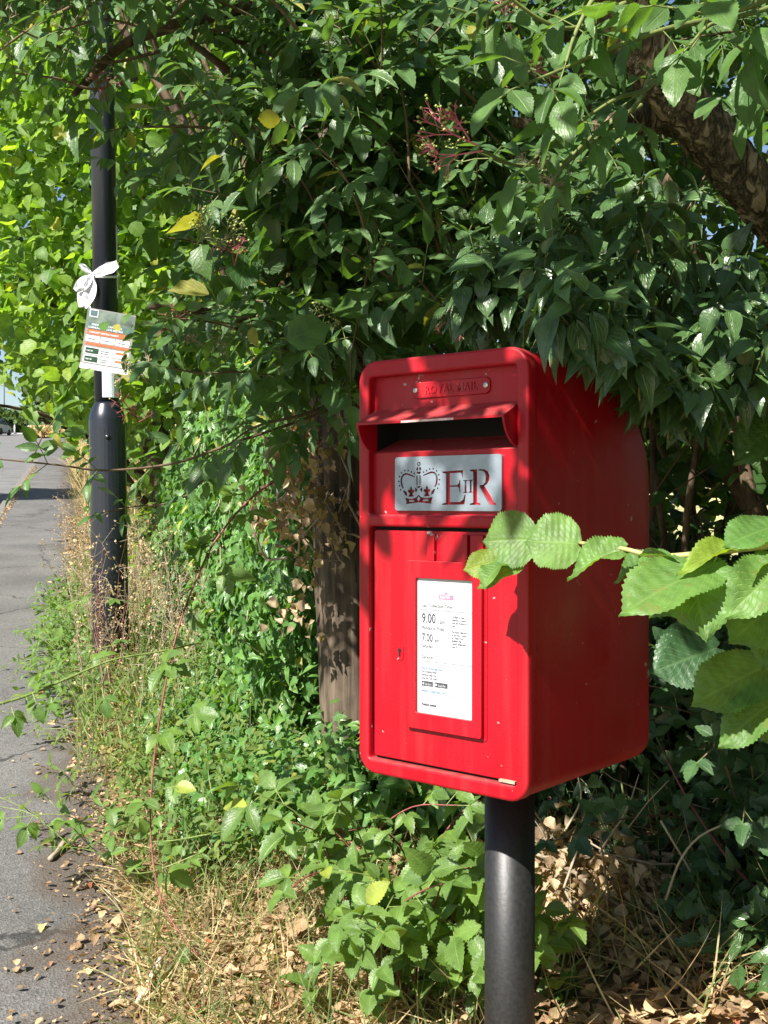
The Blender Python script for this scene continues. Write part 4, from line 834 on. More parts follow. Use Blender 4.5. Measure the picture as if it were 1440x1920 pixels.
for x, y, Y, sz, m, bb in [(870, 600, 2.15, .08, ROSE, .3), (20, 110, 2.35, .12, DTWIG, 0), (150, 70, 2.4, .09, DTWIG, 0), (660, 90, 2.3, .09, DTWIG, 0), (420, 470, 2.35, .09, GTWIG, .3), (370, 460, 2.4, .08, GTWIG, .2),
                         (350, 640, 2.4, .09, CANE, .1), (280, 720, 2.5, .09, DTWIG, .1), (260, 790, 2.5, .09, CANE, .1), (400, 660, 2.4, .09, DTWIG, .1), (190, 195, 2.4, .07, CANE, 0), (600, 620, 2.35, .08, GTWIG, .4), (830, 330, 2.3, .1, GTWIG, .3), (440, 500, 2.3, .07, CANE, .2), (745, 520, 2.3, .09, GTWIG, .3)]:
    for _ in range(2): umbel(EB, at(x, y, Y), (random.uniform(-.6, .3), -.4, random.uniform(-.1, .7)), sz, m, 3, bb)

# ------------------------------------------------------------------ ivy clump over the box
IC = Plant('ivy_clump', 'dense glossy dark ivy with drooping leaves spilling over the post box', 'ivy', (.75, 2.2, .6))
ICX = [870, 920, 1000, 1060, 1110, 1180, 1240, 1300, 1360, 1440, 1520]
ICT = [570, 480, 450, 390, 370, 370, 420, 470, 520, 580, 600]; ICB = [640, 640, 640, 690, 735, 775, 815, 815, 760, 740, 740]
cen = []
for i in range(46):
    x = rng.uniform(1055, 1290); cen.append((x, np.interp(x, [1050, 1110, 1150, 1200, 1240, 1290], [618, 640, 676, 735, 770, 785]) - rng.uniform(0, 45), rng.uniform(1.60, 1.72) if x < 1200 else rng.uniform(1.7, 1.85)))
while len(cen) < 340:
    x = rng.uniform(870, 1520); t, bo = np.interp(x, ICX, ICT), np.interp(x, ICX, ICB); y = rng.uniform(t, bo)
    f = (y - t) / (bo - t); Y = 2.05 - .32 * math.sin(min(1, f * 1.1) * 1.7) + rng.uniform(0, .5) + .06 * math.sin(x * .03)
    if x < 1010: Y = max(Y, 2.02)
    cen.append((x, y - 25, Y))
for x, y, Y in cen:
    c = at(x, y, Y); d0 = (Vector((-.1, -.5, .35)) + rv3(.25)).normalized(); a = d0.orthogonal().normalized(); b2 = d0.cross(a); k = random.randint(5, 8); ph = random.random() * 6
    for i in range(k):
        an = ph + i * 2.4; rad = a * math.cos(an) + b2 * math.sin(an)
        p = c + rad * .02 + d0 * .012 * i; ax = rad * .75 + d0 * .15 + Vector((0, -.1, -.6)) + rv3(.22)
        IC.leaf(p, ax, d0 * .9 + rad * .6 + UP * .35 + rv3(.15), random.choice((.040, .052, .060, .070)) * random.uniform(.85, 1.1), 'ivya', IVY)
    IC.twig([c - d0 * .05, c, c + d0 * .07], [.0016, .0014, .0009], GTWIG, 4)
for l, Y0, Y1 in [([(1500, 900), (1400, 760), (1300, 600), (1230, 470)], 2.7, 2.25), ([(1250, 760), (1160, 560), (1140, 400)], 2.4, 2.1), ([(1200, 700), (1060, 600), (960, 520)], 2.5, 2.3)]: IC.stem(K(l, Y0, Y1), [.012, .01, .006], BARKS, 8)

# ------------------------------------------------------------------ hazel branch in front of the box
HZ = Plant('hazel_branch', 'bright hazel branch with big toothed leaves crossing in front of the post box', 'branch', (1.2, 1.45, .9), ind=60, minpx=5)
HZ.stem([at(1000, 1014, 1.54), at(1090, 1018, 1.49), at(1165, 1028, 1.36), at(1235, 1043, 1.33), at(1340, 1035, 1.3), at(1460, 1022, 1.3), at(1640, 1010, 1.35), (1.2, 1.45, .95)], [.0018, .0022, .0028, .0034, .004, .005, .007], plain('pale_hazel_twig', (.36, .32, .12), .6), 8)
def hz(bx, by, tx, ty, Yb, Yt, nh, w=1., t=0, m=None):
    a = at(bx, by, Yb); b_ = at(tx, ty, Yt); d = b_ - a; L_ = d.length; k = TIX['hazel'][t]; HZ.bulk([tuple(a)], [tuple(d)], [nh], [L_], 'hazel', m or HAZEL); p_, M_, s_, ti_, m_ = HZ.L[-1]; ti_[0] = k; M_[0][:, 0] *= w
CV = (-.25, -.85, .35)
hz(1000, 1012, 902, 1012, 1.53, 1.55, (-.2, -.9, .25), 1.25, 0)
hz(1083, 1020, 984, 1010, 1.49, 1.50, (-.1, -.9, .45), 1.3, 0)
hz(938, 1050, 868, 1066, 1.54, 1.54, (-.1, -.9, .4), .85, 0, HAZELY)
hz(975, 1060, 893, 1082, 1.54, 1.53, (-.2, -.5, .8), .8, 1); hz(940, 1060, 905, 1078, 1.53, 1.50, (-.5, -.6, .6), 1.2, 2)
hz(1172, 1030, 1058, 1052, 1.36, 1.37, (.1, -.65, .75), .85, 2)
hz(1235, 1045, 1140, 1068, 1.38, 1.42, (0, -.5, .85), .55, 1)
hz(1335, 1062, 1165, 1128, 1.30, 1.24, (-.25, -.6, .75), .68, 0)
hz(1290, 1048, 1320, 1168, 1.32, 1.24, (-.3, -.75, .6), 1.0, 1)
hz(1370, 1075, 1215, 1140, 1.34, 1.33, (0, -.5, .85), .6, 0)
hz(1200, 1045, 1262, 1024, 1.34, 1.30, (0, -.3, .95), .5, 1); hz(1400, 1030, 1275, 1034, 1.3, 1.27, (0, -.25, 1), .32, 1, HAZELY)
hz(1460, 985, 1362, 1010, 1.32, 1.28, (0, -.6, .8), .7, 0)
hz(1445, 1045, 1362, 1112, 1.3, 1.27, (-.5, -.5, .6), .7, 2, HAZELY)
hz(1475, 1060, 1370, 1128, 1.28, 1.24, (.1, -.6, .8), .8, 1)
hz(1485, 1110, 1374, 1195, 1.34, 1.30, (-.35, -.85, .3), .95, 0)
hz(1455, 1130, 1430, 1235, 1.36, 1.31, (-.35, -.85, .3), .75, 1)
hz(1345, 1215, 1228, 1255, 1.7, 1.66, (0, -.9, .4), .9, 0, BRAMD)  # hazel leaf in shade, shown by the darker leaf colour
hz(1436, 1250, 1304, 1312, 1.42, 1.38, (-.15, -.8, .55), .78, 0)
hz(1455, 1318, 1356, 1376, 1.4, 1.36, (0, -.6, .75), .72, 1)
hz(1300, 1180, 1240, 1250, 1.8, 1.8, (0, -.9, .3), .9, 0, BRAMD); hz(1480, 1380, 1400, 1330, 1.5, 1.5, (0, -.8, .4), .9, 0)
hz(1470, 790, 1380, 840, 1.9, 1.85, (0, -.6, .8), .8, 1, HEDGE); hz(1440, 700, 1370, 770, 1.95, 1.9, (.2, -.6, .8), .8, 0, HEDGE); hz(1360, 760, 1340, 850, 2.0, 2.0, (.2, -.9, .3), .5, 1, HEDGE)
for x, y, X2, Y2, Yd in [(1235, 1043, 1232, 1060, 1.33), (1450, 1250, 1460, 1024, 1.38), (1456, 1320, 1450, 1250, 1.4), (1335, 1062, 1345, 1034, 1.3), (1175, 1030, 1165, 1028, 1.36)]:
    HZ.twig([at(x, y, Yd), at((x + X2) / 2 + 3, (y + Y2) / 2, Yd), at(X2, Y2, Yd)], .0014, GTWIG, 5)

# ------------------------------------------------------------------ hedge masses behind
def inlat(l0, l1, y0, y1, z0, z1, bias=1.):
    def g():
        y = rng.uniform(y0, y1); l = l0 + (l1 - l0) * rng.random() ** bias; x = l - KX * y
        return (x, y, .071 * y + rng.uniform(z0, z1))
    return g
def gapped(g, lo=.86, hi=1.30, x0=.45, x1=1.15, keep=.05):
    def h():
        while True:
            p = g()
            if lo < p[2] < hi and x0 < p[0] < x1 and p[1] < 5.3 and rng.random() > keep: continue
            return p
    return h
H1 = Plant('hazel_hedge', 'dark shaded hazel hedge behind the post box', 'hedge', (1.1, 3.2, .3))
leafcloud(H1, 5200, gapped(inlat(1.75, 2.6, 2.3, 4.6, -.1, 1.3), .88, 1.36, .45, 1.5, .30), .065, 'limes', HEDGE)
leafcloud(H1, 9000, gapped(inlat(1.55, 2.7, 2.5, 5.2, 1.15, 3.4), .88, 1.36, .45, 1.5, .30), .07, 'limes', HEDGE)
for i in range(26):
    x = random.uniform(.6, 1.7); y = random.uniform(2.9, 3.9); z = float(gz(x, y)); q_ = [Vector((x, y, z - .05))]
    d = Vector((random.uniform(-.35, .2), random.uniform(-.15, .15), 1)).normalized()
    for j in range(5): q_.append(q_[-1] + d * .42); d = (d + rv3(.14)).normalized()
    H1.stem(q_, [.014, .012, .01, .008, .006, .003], BARKS, 7)
for i in range(130):
    p = Vector((random.uniform(.45, 1.4), random.uniform(2.6, 3.6), random.uniform(.6, 1.5))); d = rv3(1).normalized(); H1.twig([p, p + d * .15 + rv3(.02), p + d * .35 + rv3(.04)], [.003, .0025, .001], BARKS, 4)
H2 = Plant('hawthorn_hedge', 'dense green hedge rising behind the wooden pole and elder bush', 'hedge', (-.1, 4.6, .4))
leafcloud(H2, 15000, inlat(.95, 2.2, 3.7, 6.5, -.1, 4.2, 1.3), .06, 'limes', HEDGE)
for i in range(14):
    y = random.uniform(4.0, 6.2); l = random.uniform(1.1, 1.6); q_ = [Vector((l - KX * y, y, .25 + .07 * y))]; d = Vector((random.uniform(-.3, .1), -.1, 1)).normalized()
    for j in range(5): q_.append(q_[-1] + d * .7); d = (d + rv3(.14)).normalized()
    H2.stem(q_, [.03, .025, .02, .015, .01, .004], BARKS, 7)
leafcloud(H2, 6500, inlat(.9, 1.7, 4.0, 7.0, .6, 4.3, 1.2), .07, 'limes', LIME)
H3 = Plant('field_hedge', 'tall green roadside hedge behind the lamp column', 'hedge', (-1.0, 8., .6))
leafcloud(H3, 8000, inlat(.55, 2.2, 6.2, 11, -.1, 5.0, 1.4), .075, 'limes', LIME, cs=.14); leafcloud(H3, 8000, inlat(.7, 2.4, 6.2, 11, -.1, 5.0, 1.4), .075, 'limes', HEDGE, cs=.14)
H4 = Plant('distant_roadside_hedge', 'unclipped hedge running on up the road past the lime tree', 'hedge', (-4., 18., 1.3))
leafcloud(H4, 14000, inlat(1.0, 4.5, 11, 40, -.1, 7.5, 1.3), .14, 'limes', HEDGE, cs=.3)
H6 = Plant('right_hand_hedge', 'tall unseen hedge thickened to darken the post box side, continuing along the verge beyond the right edge of the photo', 'hedge', (2.2, .6, .4))  # unseen run of hedge, set dense to keep sky light off the box side
leafcloud(H6, 13000, inlat(1.5, 2.6, -3.0, 2.1, -.1, 3.2), .14, 'limes', HEDGE, cs=.14)
# lime tree, left: sunlit, overhanging the pavement
LT = Plant('lime_tree', 'bright yellow green lime tree overhanging the pavement beyond the lamp column', 'tree', (-1.75, 9.0, .64))
LT.stem([(-1.75, 9, .5), (-1.8, 9, 1.5), (-1.9, 8.9, 2.6), (-2.1, 8.8, 4.2), (-2.2, 8.8, 6)], [.11, .095, .085, .07, .04], BARKS, 14, 'trunk', 5, .05)
for a in [(-2.9, 7.6, 1.9), (-2.5, 7.0, 2.6), (-2.8, 8.0, 3.2), (-1.6, 6.6, 2.7), (-1.2, 6.8, 2.1), (-2.1, 6.8, 1.7), (-2.9, 7.4, 3.9), (-1.4, 6.6, 3.6), (-.8, 6.4, 2.9)]:
    s0 = Vector((-1.9, 8.9, a[2] - .5)); LT.stem([s0, s0.lerp(Vector(a), .5) + Vector((0, 0, .15)), Vector(a)], [.03, .018, .005], BARKS, 8, 'limb')
def limegen():
    while True:
        Y = rng.uniform(6.0, 9.5); x = rng.uniform(-120, 520); y = rng.uniform(-150, 800); lim = np.interp(x, [-120, 0, 60, 110, 170, 240, 330, 520], [560, 655, 690, 745, 790, 830, 620, 560])
        if y < lim - 12 * math.sin(x * .11) and not (y < 480 and rng.random() < .25): return tuple(at(x, y, Y))
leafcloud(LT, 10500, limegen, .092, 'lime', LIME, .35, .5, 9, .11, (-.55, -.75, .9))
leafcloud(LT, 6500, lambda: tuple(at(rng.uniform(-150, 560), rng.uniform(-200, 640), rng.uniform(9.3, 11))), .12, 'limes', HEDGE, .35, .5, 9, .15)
# ------------------------------------------------------------------ ivy on the bank left of the wooden pole
IL = Plant('bank_ivy', 'mass of small glossy ivy covering the sunlit bank left of the wooden pole', 'ivy', (-.9, 4.2, .35))
def ivysurf(n, y0, y1, z0, z1, lat0, plant, size, m, tpl='ivyl'):
    y = rng.uniform(y0, y1, n); z = rng.uniform(z0, z1, n)
    l = lat0 + .10 * np.sin(y * 4.1 + 1) * np.cos(z * 5) + .06 * np.sin(z * 11 + y * 7) - .35 * (1 - np.clip(z / .35, 0, 1)) ** 1.5 + .22 * np.clip(z - .9, 0, 1) + np.abs(rng.normal(0, .06, n))
    pos = np.c_[l - KX * y, y, .071 * y + z]; nn = np.array([-.85, -.35, .55]) + rng.normal(0, .35, (n, 3)); ax = rng.normal(0, .5, (n, 3)) + [-.15, -.25, -.75]
    plant.bulk(pos, ax, nn, rng.uniform(size * .7, size * 1.25, n), tpl, m)
ivysurf(11000, 3.42, 6.6, -.02, 1.25, .62, IL, .042, IVYL); ivysurf(4500, 3.5, 6.6, 0, 1.4, .76, IL, .045, IVYL); ivysurf(2500, 3.3, 6.0, 1.1, 1.9, .80, IL, .045, IVYL)
for i in range(40):
    y = random.uniform(3.3, 5.5); z = random.uniform(.1, 1.2); x = .6 - KX * y; p = Vector((x, y, .071 * y + z)); d = Vector((random.uniform(-.4, .4), -.3, random.uniform(-.6, .8))); IL.twig([p, p + d * .12, p + d * .28 + rv3(.03)], [.002, .0018, .001], DTWIG, 4)
def ig():
    y = rng.uniform(2.9, 4.6); l = rng.uniform(.32, .85); return (l - KX * y, y, float(gz(l - KX * y, y)) + rng.uniform(.01, .08 + .5 * max(0, l - .4)))
leafcloud(IL, 4200, ig, .036, 'ivyl', IVYL, .3, .4, 6, .035)
# ivy at the foot of the pole and below the box
IP = Plant('pole_foot_ivy', 'broad leaved ivy creeping round the foot of the wooden pole', 'ivy', (-.1, 3.1, .3))
def footgen():
    x = rng.uniform(640, 960); y = rng.uniform(1450, 1640); return tuple(at(x, y, rng.uniform(2.9, 3.25)))
leafcloud(IP, 1100, footgen, .055, 'ivyl', IVYL, .6, .4, 5, .06)
H5 = Plant('shaded_ivy_bank', 'dark ivy and undergrowth in deep shade behind the black post', 'undergrowth', (.5, 3.1, .4))
def nohp(g):
    def f_():
        while True:
            p = g()
            if not (p[0] < .80 and p[1] < 2.85): return p
    return f_
leafcloud(H5, 7500, nohp(inlat(1.25, 2.3, 2.55, 3.9, -.05, .72)), .055, 'ivyl', IVY, .5, .45, 6, .08)

def h5b():
    y = rng.uniform(2.0, 2.75); l = rng.uniform(1.3, 1.9); return (l - KX * y, y, float(gz(l - KX * y, y)) + rng.uniform(.0, .10))
leafcloud(H5, 1500, h5b, .045, 'ivyl', IVY, .2, .4, 6, .05)
# dead ivy on the pole
DI = Plant('dead_ivy', 'withered brown ivy still clinging to the wooden pole', 'dead ivy', (-.18, 3.28, .9))
def dgen():
    t = rng.random()
    if t < .6: return tuple(at(rng.normal(570, 22), rng.normal(890, 60), rng.uniform(3.1, 3.3)))
    if t < .75: return tuple(at(rng.uniform(470, 560), rng.uniform(930, 1010), rng.uniform(3.05, 3.3)))
    if t < .84: return tuple(at(rng.uniform(600, 680), rng.normal(1010, 14), rng.uniform(3.2, 3.3)))
    return tuple(at(rng.uniform(540, 585), rng.uniform(980, 1180), rng.uniform(3.2, 3.35)))
leafcloud(DI, 320, dgen, .031, 'dead', DEAD, .9, .6, 5, .035)
def d2(): return tuple(at(rng.uniform(515, 660), rng.uniform(300, 640), rng.uniform(3.22, 3.4)))
leafcloud(DI, 500, d2, .036, 'dead', DEAD, .8, .6, 5, .03)
for i in range(46):
    p = at(random.uniform(510, 680), random.uniform(330, 1060), random.uniform(3.15, 3.3)); q_ = [p]
    for j in range(4): q_.append(q_[-1] + Vector((random.uniform(-.06, .06), random.uniform(-.02, .02), random.uniform(-.03, .10))))
    DI.twig(q_, [.0045, .004, .003, .0025, .0015], DTWIG, 5)
DM = Plant('dead_ivy_heap', 'heap of curled tan dead leaves and grey sticks right of the black post', 'dead leaves', (.5, 2.6, .3))
def hgen():
    x = rng.uniform(985, 1310); y = rng.uniform(np.interp(x, [985, 1050, 1200, 1310], [1600, 1585, 1600, 1720]), np.interp(x, [985, 1200, 1310], [1860, 1880, 1830]))
    return tuple(at(x, y, rng.uniform(2.45, 2.7)))
leafcloud(DM, 1700, hgen, .035, 'dead', DEAD, .5, .7, 5, .035)
for i in range(60):
    p = Vector(hgen()); q_ = [p]; d = Vector((random.uniform(-1, 1), random.uniform(-.3, .1), random.uniform(-.4, .35))).normalized()
    for j in range(4): q_.append(q_[-1] + d * random.uniform(.04, .11)); d = (d + rv3(.3)).normalized()
    DM.twig(q_, [.0035, .003, .0026, .002, .001], DTWIG, 5)
DM.stem([at(1330, 1790, 2.5), at(1200, 1730, 2.5), at(1080, 1640, 2.5), at(1000, 1600, 2.5)], [.009, .008, .006, .004], DTWIG, 8, 'stick', 5, .08)
DM.stem([at(1180, 1840, 2.4), at(1100, 1760, 2.4), at(1010, 1700, 2.4)], [.005, .005, .004], DTWIG, 8, 'stick', 5, .08)

DS = Plant('dead_plant', 'thin pale dry stems arching over the shaded brambles at the lower right', 'dead plant', (.8, 2.4, .3))
for l, Y in [([(1250, 1690), (1280, 1610), (1330, 1560), (1440, 1525), (1500, 1520)], 2.3), ([(1180, 1900), (1250, 1800), (1350, 1760), (1480, 1770)], 2.25), ([(1060, 1560), (1090, 1500), (1080, 1440)], 2.5), ([(1290, 1380), (1370, 1450), (1460, 1500)], 2.6), ([(1240, 1540), (1330, 1700), (1400, 1900)], 2.4)]:
    DS.stem(K(l, Y, Y), [.0028, .0022, .0014], plain('straw_stem', (.42, .36, .24), .7), 6)
for i in range(40):
    p = at(random.uniform(1000, 1440), random.uniform(1450, 1900), random.uniform(2.4, 2.7)); d = Vector((random.uniform(-1, 1), random.uniform(-.4, .2), random.uniform(-.3, .8))).normalized(); DS.twig([p, p + d * .08, p + d * .18 + rv3(.02)], [.0018, .0015, .0008], DTWIG, 4)
# ------------------------------------------------------------------ brambles
def bleaf(P, p, d, L, m, tpl='bram', n5=.3):
    d = Vector(d).normalized(); p = Vector(p); nh = (LITE + rv3(.3)).normalized(); s_ = d.cross(nh).normalized(); q_ = p + d * L * .7; P.twig([p, q_], .0013, GCANE, 4)
    P.leaf(q_, d + Vector((0, 0, -.25)), nh, L * 1.1, tpl, m)
    for k in (-1, 1):
        P.leaf(q_ - d * L * .1, d * .35 + s_ * k + Vector((0, 0, -.2)), nh + s_ * k * .2 + rv3(.1), L * .9, tpl, m)
        if random.random() < n5: P.leaf(q_ - d * L * .15, -d * .35 + s_ * k * .9 + Vector((0, 0, -.2)), nh + rv3(.1), L * .7, tpl, m)
def cane(P, pts, L, m, tpl='bram', r=(.0042, .0015), every=.09, cm=None, start=0., thorns=True, name='cane', seg=6):
    pp = smoothpath(pts, seg); b = MB(); rr = np.linspace(r[0], r[1], len(pp)); b.tube(pp, rr.tolist(), 8)
    acc = 0; run = 0; tot = sum((pp[i + 1] - pp[i]).length for i in range(len(pp) - 1))
    for i in range(len(pp) - 1):
        t = pp[i + 1] - pp[i]; acc += t.length; run += t.length; a = t.orthogonal().normalized()
        if thorns:
            for _ in range(2):
                o_ = (Matrix.Rotation(random.random() * 6.28, 3, t.normalized()) @ a); q0 = pp[i] + t * random.random(); b.tube([q0 + o_ * rr[i] * .8, q0 + o_ * (rr[i] + .004) - t.normalized() * .001], [.0011, .0002], 4)
        if acc > every and run > start * tot:
            acc = 0; o_ = Matrix.Rotation(random.random() * 6.28, 3, t.normalized()) @ a; bleaf(P, pp[i], o_ + t.normalized() * .4 + Vector((0, -.3, .35)), L * random.uniform(.75, 1.15), m, tpl)
    b.build(name, cm or CANE, P.root, True, P.base)
    bleaf(P, pp[-1], pp[-1] - pp[-2], L * .8, m, tpl)
BR = Plant('arching_bramble', 'long red thorny bramble cane arching over dry grass left of the wooden pole', 'bramble', (-.3, 2.3, .25), ind=200)
cane(BR, K([(540, 885), (470, 935), (410, 1005), (375, 1070), (335, 1175), (303, 1320), (283, 1480), (284, 1600), (305, 1700), (350, 1770), (410, 1840), (450, 1900)], 2.75, 2.3), .055, BRAM, 'bram', (.0028, .0014), .14, CANE)
for x, y, Y, d, L in [(440, 975, 2.65, (.5, -.3, .2), .065), (395, 1085, 2.6, (.9, -.2, .2), .06), (330, 1240, 2.5, (-.3, -.4, -.2), .055), (345, 1345, 2.45, (.6, -.3, .2), .05), (305, 1480, 2.4, (.7, -.3, .2), .045), (300, 1260, 2.5, (.4, -.4, .6), .05), (400, 1010, 2.65, (-.9, -.3, -.3), .07)]: bleaf(BR, at(x, y, Y), d, L, BRAM, 'bramb', 1)
BG = Plant('green_bramble', 'pale green thorny bramble cane reaching left across the pavement', 'bramble', (-.5, 2.9, .3), ind=120)
cane(BG, K([(-60, 1335), (40, 1308), (120, 1275), (210, 1238), (300, 1222), (372, 1206)], 2.5, 2.8), .042, BRAM, 'bram', (.0036, .0018), .16, GCANE)
for x, y in [(20, 1325), (110, 1300), (60, 1300), (190, 1290)]: bleaf(BG, at(x, y, 2.55), (random.uniform(-.5, .5), -.4, -.7), .042, BRAM, 'bram', .5)
BC = Plant('bramble_patch', 'sunlit bramble patch with bright green leaves left of the black post', 'bramble', (0, 2.4, .2))
for i in range(34):
    x = random.uniform(610, 910); Y = random.uniform(2.15, 2.7); p = at(x, 0, Y); p.z = float(gz(p.x, Y)); d = Vector((random.uniform(-.4, .35), random.uniform(-.5, .1), 1.1)).normalized(); q_ = [p]; hh = random.uniform(.05, .12)
    for j in range(4): q_.append(q_[-1] + d * hh); d = (d + Vector((random.uniform(-.2, .2), -.1, -.35)) + rv3(.12)).normalized()
    cane(BC, q_, random.uniform(.048, .064), BRAM, 'bramb' if Y < 2.45 else 'bram', (.003, .0012), .055, GCANE if i % 2 else CANE, .1, False, 'cane', 4)
cane(BC, K([(590, 1490), (640, 1560), (700, 1625), (750, 1690)], 2.5, 2.35), .055, BRAM, 'bramb', (.0038, .003), .2, CANE)
BD_ = Plant('shaded_bramble', 'dark green bramble growing in shade at the lower right behind the post', 'bramble', (.75, 2.7, .3))
for i in range(48):
    Y = random.uniform(2.3, 3.1); x = random.uniform(1010, 1480); p = at(x, 0, Y); p.z = float(gz(p.x, Y)) + random.uniform(0, .25); d = Vector((random.uniform(-.6, .4), random.uniform(-.5, .0), 1)).normalized(); q_ = [p]; hh = random.uniform(.08, .19)
    if p.x < .70 and Y < 2.9: p.x += .42
    for j in range(4): q_.append(q_[-1] + d * hh); d = (d + Vector((-.1, -.1, -.3)) + rv3(.14)).normalized()
    cane(BD_, q_, random.uniform(.048, .066), BRAMD, 'bram', (.0028, .0012), .08, TWIG, .2, False, 'cane', 4)
cane(BD_, K([(1480, 1700), (1400, 1650), (1330, 1560), (1280, 1480), (1240, 1400)], 2.3, 2.6), .06, BRAMD, 'bram', (.004, .002), .16, CANE)
cane(BD_, K([(1040, 1900), (1050, 1850), (1060, 1790)], 2.2, 2.2), .058, BRAM, 'bramb', (.003, .002), .06, GCANE)
for x in (1010, 1060, 1110): bleaf(BD_, at(x, 1880 + random.uniform(-30, 20), 2.2), (random.uniform(-.4, .4), -.5, .5), .055, BRAM, 'bramb', 1)
WG = Plant('low_weeds', 'low sprawling green weeds and small brambles spreading onto the pavement edge', 'weeds', (-.75, 3.1, .25))
def wgen():
    y = rng.uniform(2.75, 5.6); l = rng.uniform(.16, .72); return (l - KX * y, y, float(gz(l - KX * y, y)) + rng.uniform(.02, .14 + .42 * max(0, l - .25)))
leafcloud(WG, 3800, wgen, .032, 'weed', WEED, .1, .5, 7, .035)
def wg2():
    y = rng.uniform(4.5, 7.5); l = rng.uniform(-.12, .2); return (l - KX * y, y, .071 * y + rng.uniform(.01, .12))
leafcloud(WG, 1500, wg2, .048, 'weed', BRAM, .1, .5, 9, .05)
for i in range(60):
    y = random.uniform(2.9, 7); l = random.uniform(-.02, .45); p = Vector((l - KX * y, y, float(gz(l - KX * y, y)))); d = Vector((random.uniform(-1, .2), random.uniform(-.8, .4), .45)).normalized(); q_ = [p]
    for j in range(3): q_.append(q_[-1] + d * .09); d = (d + Vector((0, 0, -.25)) + rv3(.1)).normalized()
    cane(WG, q_, random.uniform(.03, .045), WEED if i % 3 else BRAM, 'weed', (.0018, .001), .05, GCANE, 0, False, 'stem', 3)
for l, Y in [([(420, 1560), (300, 1580), (200, 1570), (120, 1530), (20, 1535)], 2.85), ([(380, 1600), (260, 1640), (180, 1600), (90, 1500)], 2.8), ([(250, 1130), (170, 1120), (90, 1150)], 4.6), ([(250, 1200), (150, 1220), (60, 1190)], 4.2)]:
    cane(WG, K(l, Y, Y - .1), .042, BRAM, 'bram', (.002, .001), .07, GCANE, .2, False, 'stem', 5)

# ------------------------------------------------------------------ dry grass, stalks, litter
DG = Plant('dry_grass', '', 'grass', (0, 0, 0), root=False, ind=0)
def blades(n, gen, lmin, lmax, m, up=1., sp=.5, tpl='blade'):
    p = np.array([gen() for _ in range(n)]); ax = rng.normal(0, sp, (n, 3)); ax[:, 2] = np.abs(rng.normal(0, .35, n)) + up
    DG.bulk(p, ax, rng.normal(0, 1, (n, 3)), rng.uniform(lmin, lmax, n), tpl, m)
def gr(l0, l1, y0, y1, h=0.):
    def g():
        y = y0 + (y1 - y0) * rng.random(); l = rng.uniform(l0, l1); x = l - KX * y; return (x, y, float(gz(x, y)) + rng.uniform(-.01, .01 + h))
    return g
blades(3300, gr(.14, .8, 2.0, 3.2), .04, .16, STRAW, .03, .9); blades(900, gr(.15, .8, 2.0, 3.2), .08, .2, GRASS, .4, .6)
blades(1200, gr(.2, .55, 3.8, 8), .06, .20, STRAW, .4, .7); blades(1500, gr(.05, .5, 3.6, 9), .10, .3, GRASS, .8, .45)
blades(700, gr(.75, 1.6, 2.0, 2.9), .06, .22, STRAW, .25, .7); blades(450, gr(.9, 1.8, 2.0, 2.9), .08, .22, GRASS, .4, .6)
blades(5000, gr(.25, 1.3, 9, 40), .25, .7, STRAW, .9, .3); blades(900, gr(.1, .5, 9, 40), .1, .3, GRASS, .9, .3)
ST = Plant('dry_weed_stalks', 'thin dried weed stalks with tiny seed heads round the foot of the lamp column', 'weeds', (-1.2, 4.8, .35))
def stk(y, l, h, m=None):
    x = l - KX * y; p = Vector((x, y, float(gz(x, y)))); d = Vector((random.uniform(-.25, .25), random.uniform(-.2, .2), 1)).normalized(); q_ = [p]
    for j in range(5): q_.append(q_[-1] + d * h / 5); d = (d + rv3(.10)).normalized()
    ST.twig(q_, [.0022, .002, .0018, .0014, .001, .0006], m or DTWIG, 4)
    for j in range(2, 6):
        for _ in range(3):
            dd = (rv3(.6) + UP * .7).normalized(); e_ = q_[j] + dd * h * .13; ST.twig([q_[j], e_], [.0011, .0006], DTWIG, 3)
            ST.bulk([tuple(e_ + rv3(.008)) for _ in range(3)], rng.normal(0, 1, (3, 3)), rng.normal(0, 1, (3, 3)), .012, 'litter', random.choice((DEAD, DEAD, STRAW)))
for i in range(66): stk(random.uniform(3.9, 6.5), random.uniform(.08, .55), random.uniform(.3, .75))
for i in range(40): stk(random.uniform(6.5, 12), random.uniform(.0, .45), random.uniform(.3, .6))
for i in range(12): stk(random.uniform(4.7, 5.0), random.uniform(.15, .3), random.uniform(.5, .85), CANE)
LF = Plant('leaf_litter', '', 'litter', (0, 0, 0), root=False, ind=0)
def lit(n, l0, l1, y0, y1, smin, smax, h=.006, b=1.):
    y = y0 + (y1 - y0) * rng.random(n) ** b; l = rng.normal((l0 + l1) / 2, (l1 - l0) / 3.2, n); l = np.where((l < .02) & (l > -.65) & (rng.random(n) < .75), rng.uniform(.03, .4, n), l); x = l - KX * y; z = np.array([gz(a, c) for a, c in zip(x, y)]) + rng.uniform(.002, h, n)
    LF.bulk(np.c_[x, y, z], np.c_[rng.normal(0, 1, (n, 2)), rng.normal(0, .18, n)], np.c_[rng.normal(0, .35, (n, 2)), np.ones(n)], rng.uniform(smin, smax, n), 'litter', LITTER)
lit(9000, .10, .85, 2.0, 4.4, .006, .024, .03); lit(2200, .05, .5, 4.0, 9, .02, .045, .03); lit(1300, .0, .22, 2.0, 5, .005, .016); lit(1200, -.05, .3, 5, 14, .02, .05); lit(900, .8, 1.8, 2.2, 3.2, .02, .05, .04)
lit(350, -.80, -.1, 2.5, 12, .004, .009); lit(900, -.82, -.72, 6, 30, .015, .04, .02); lit(1500, .75, 1.5, 2.0, 2.7, .02, .045, .04); lit(260, .15, .7, 2.1, 3.2, .03, .045, .03)
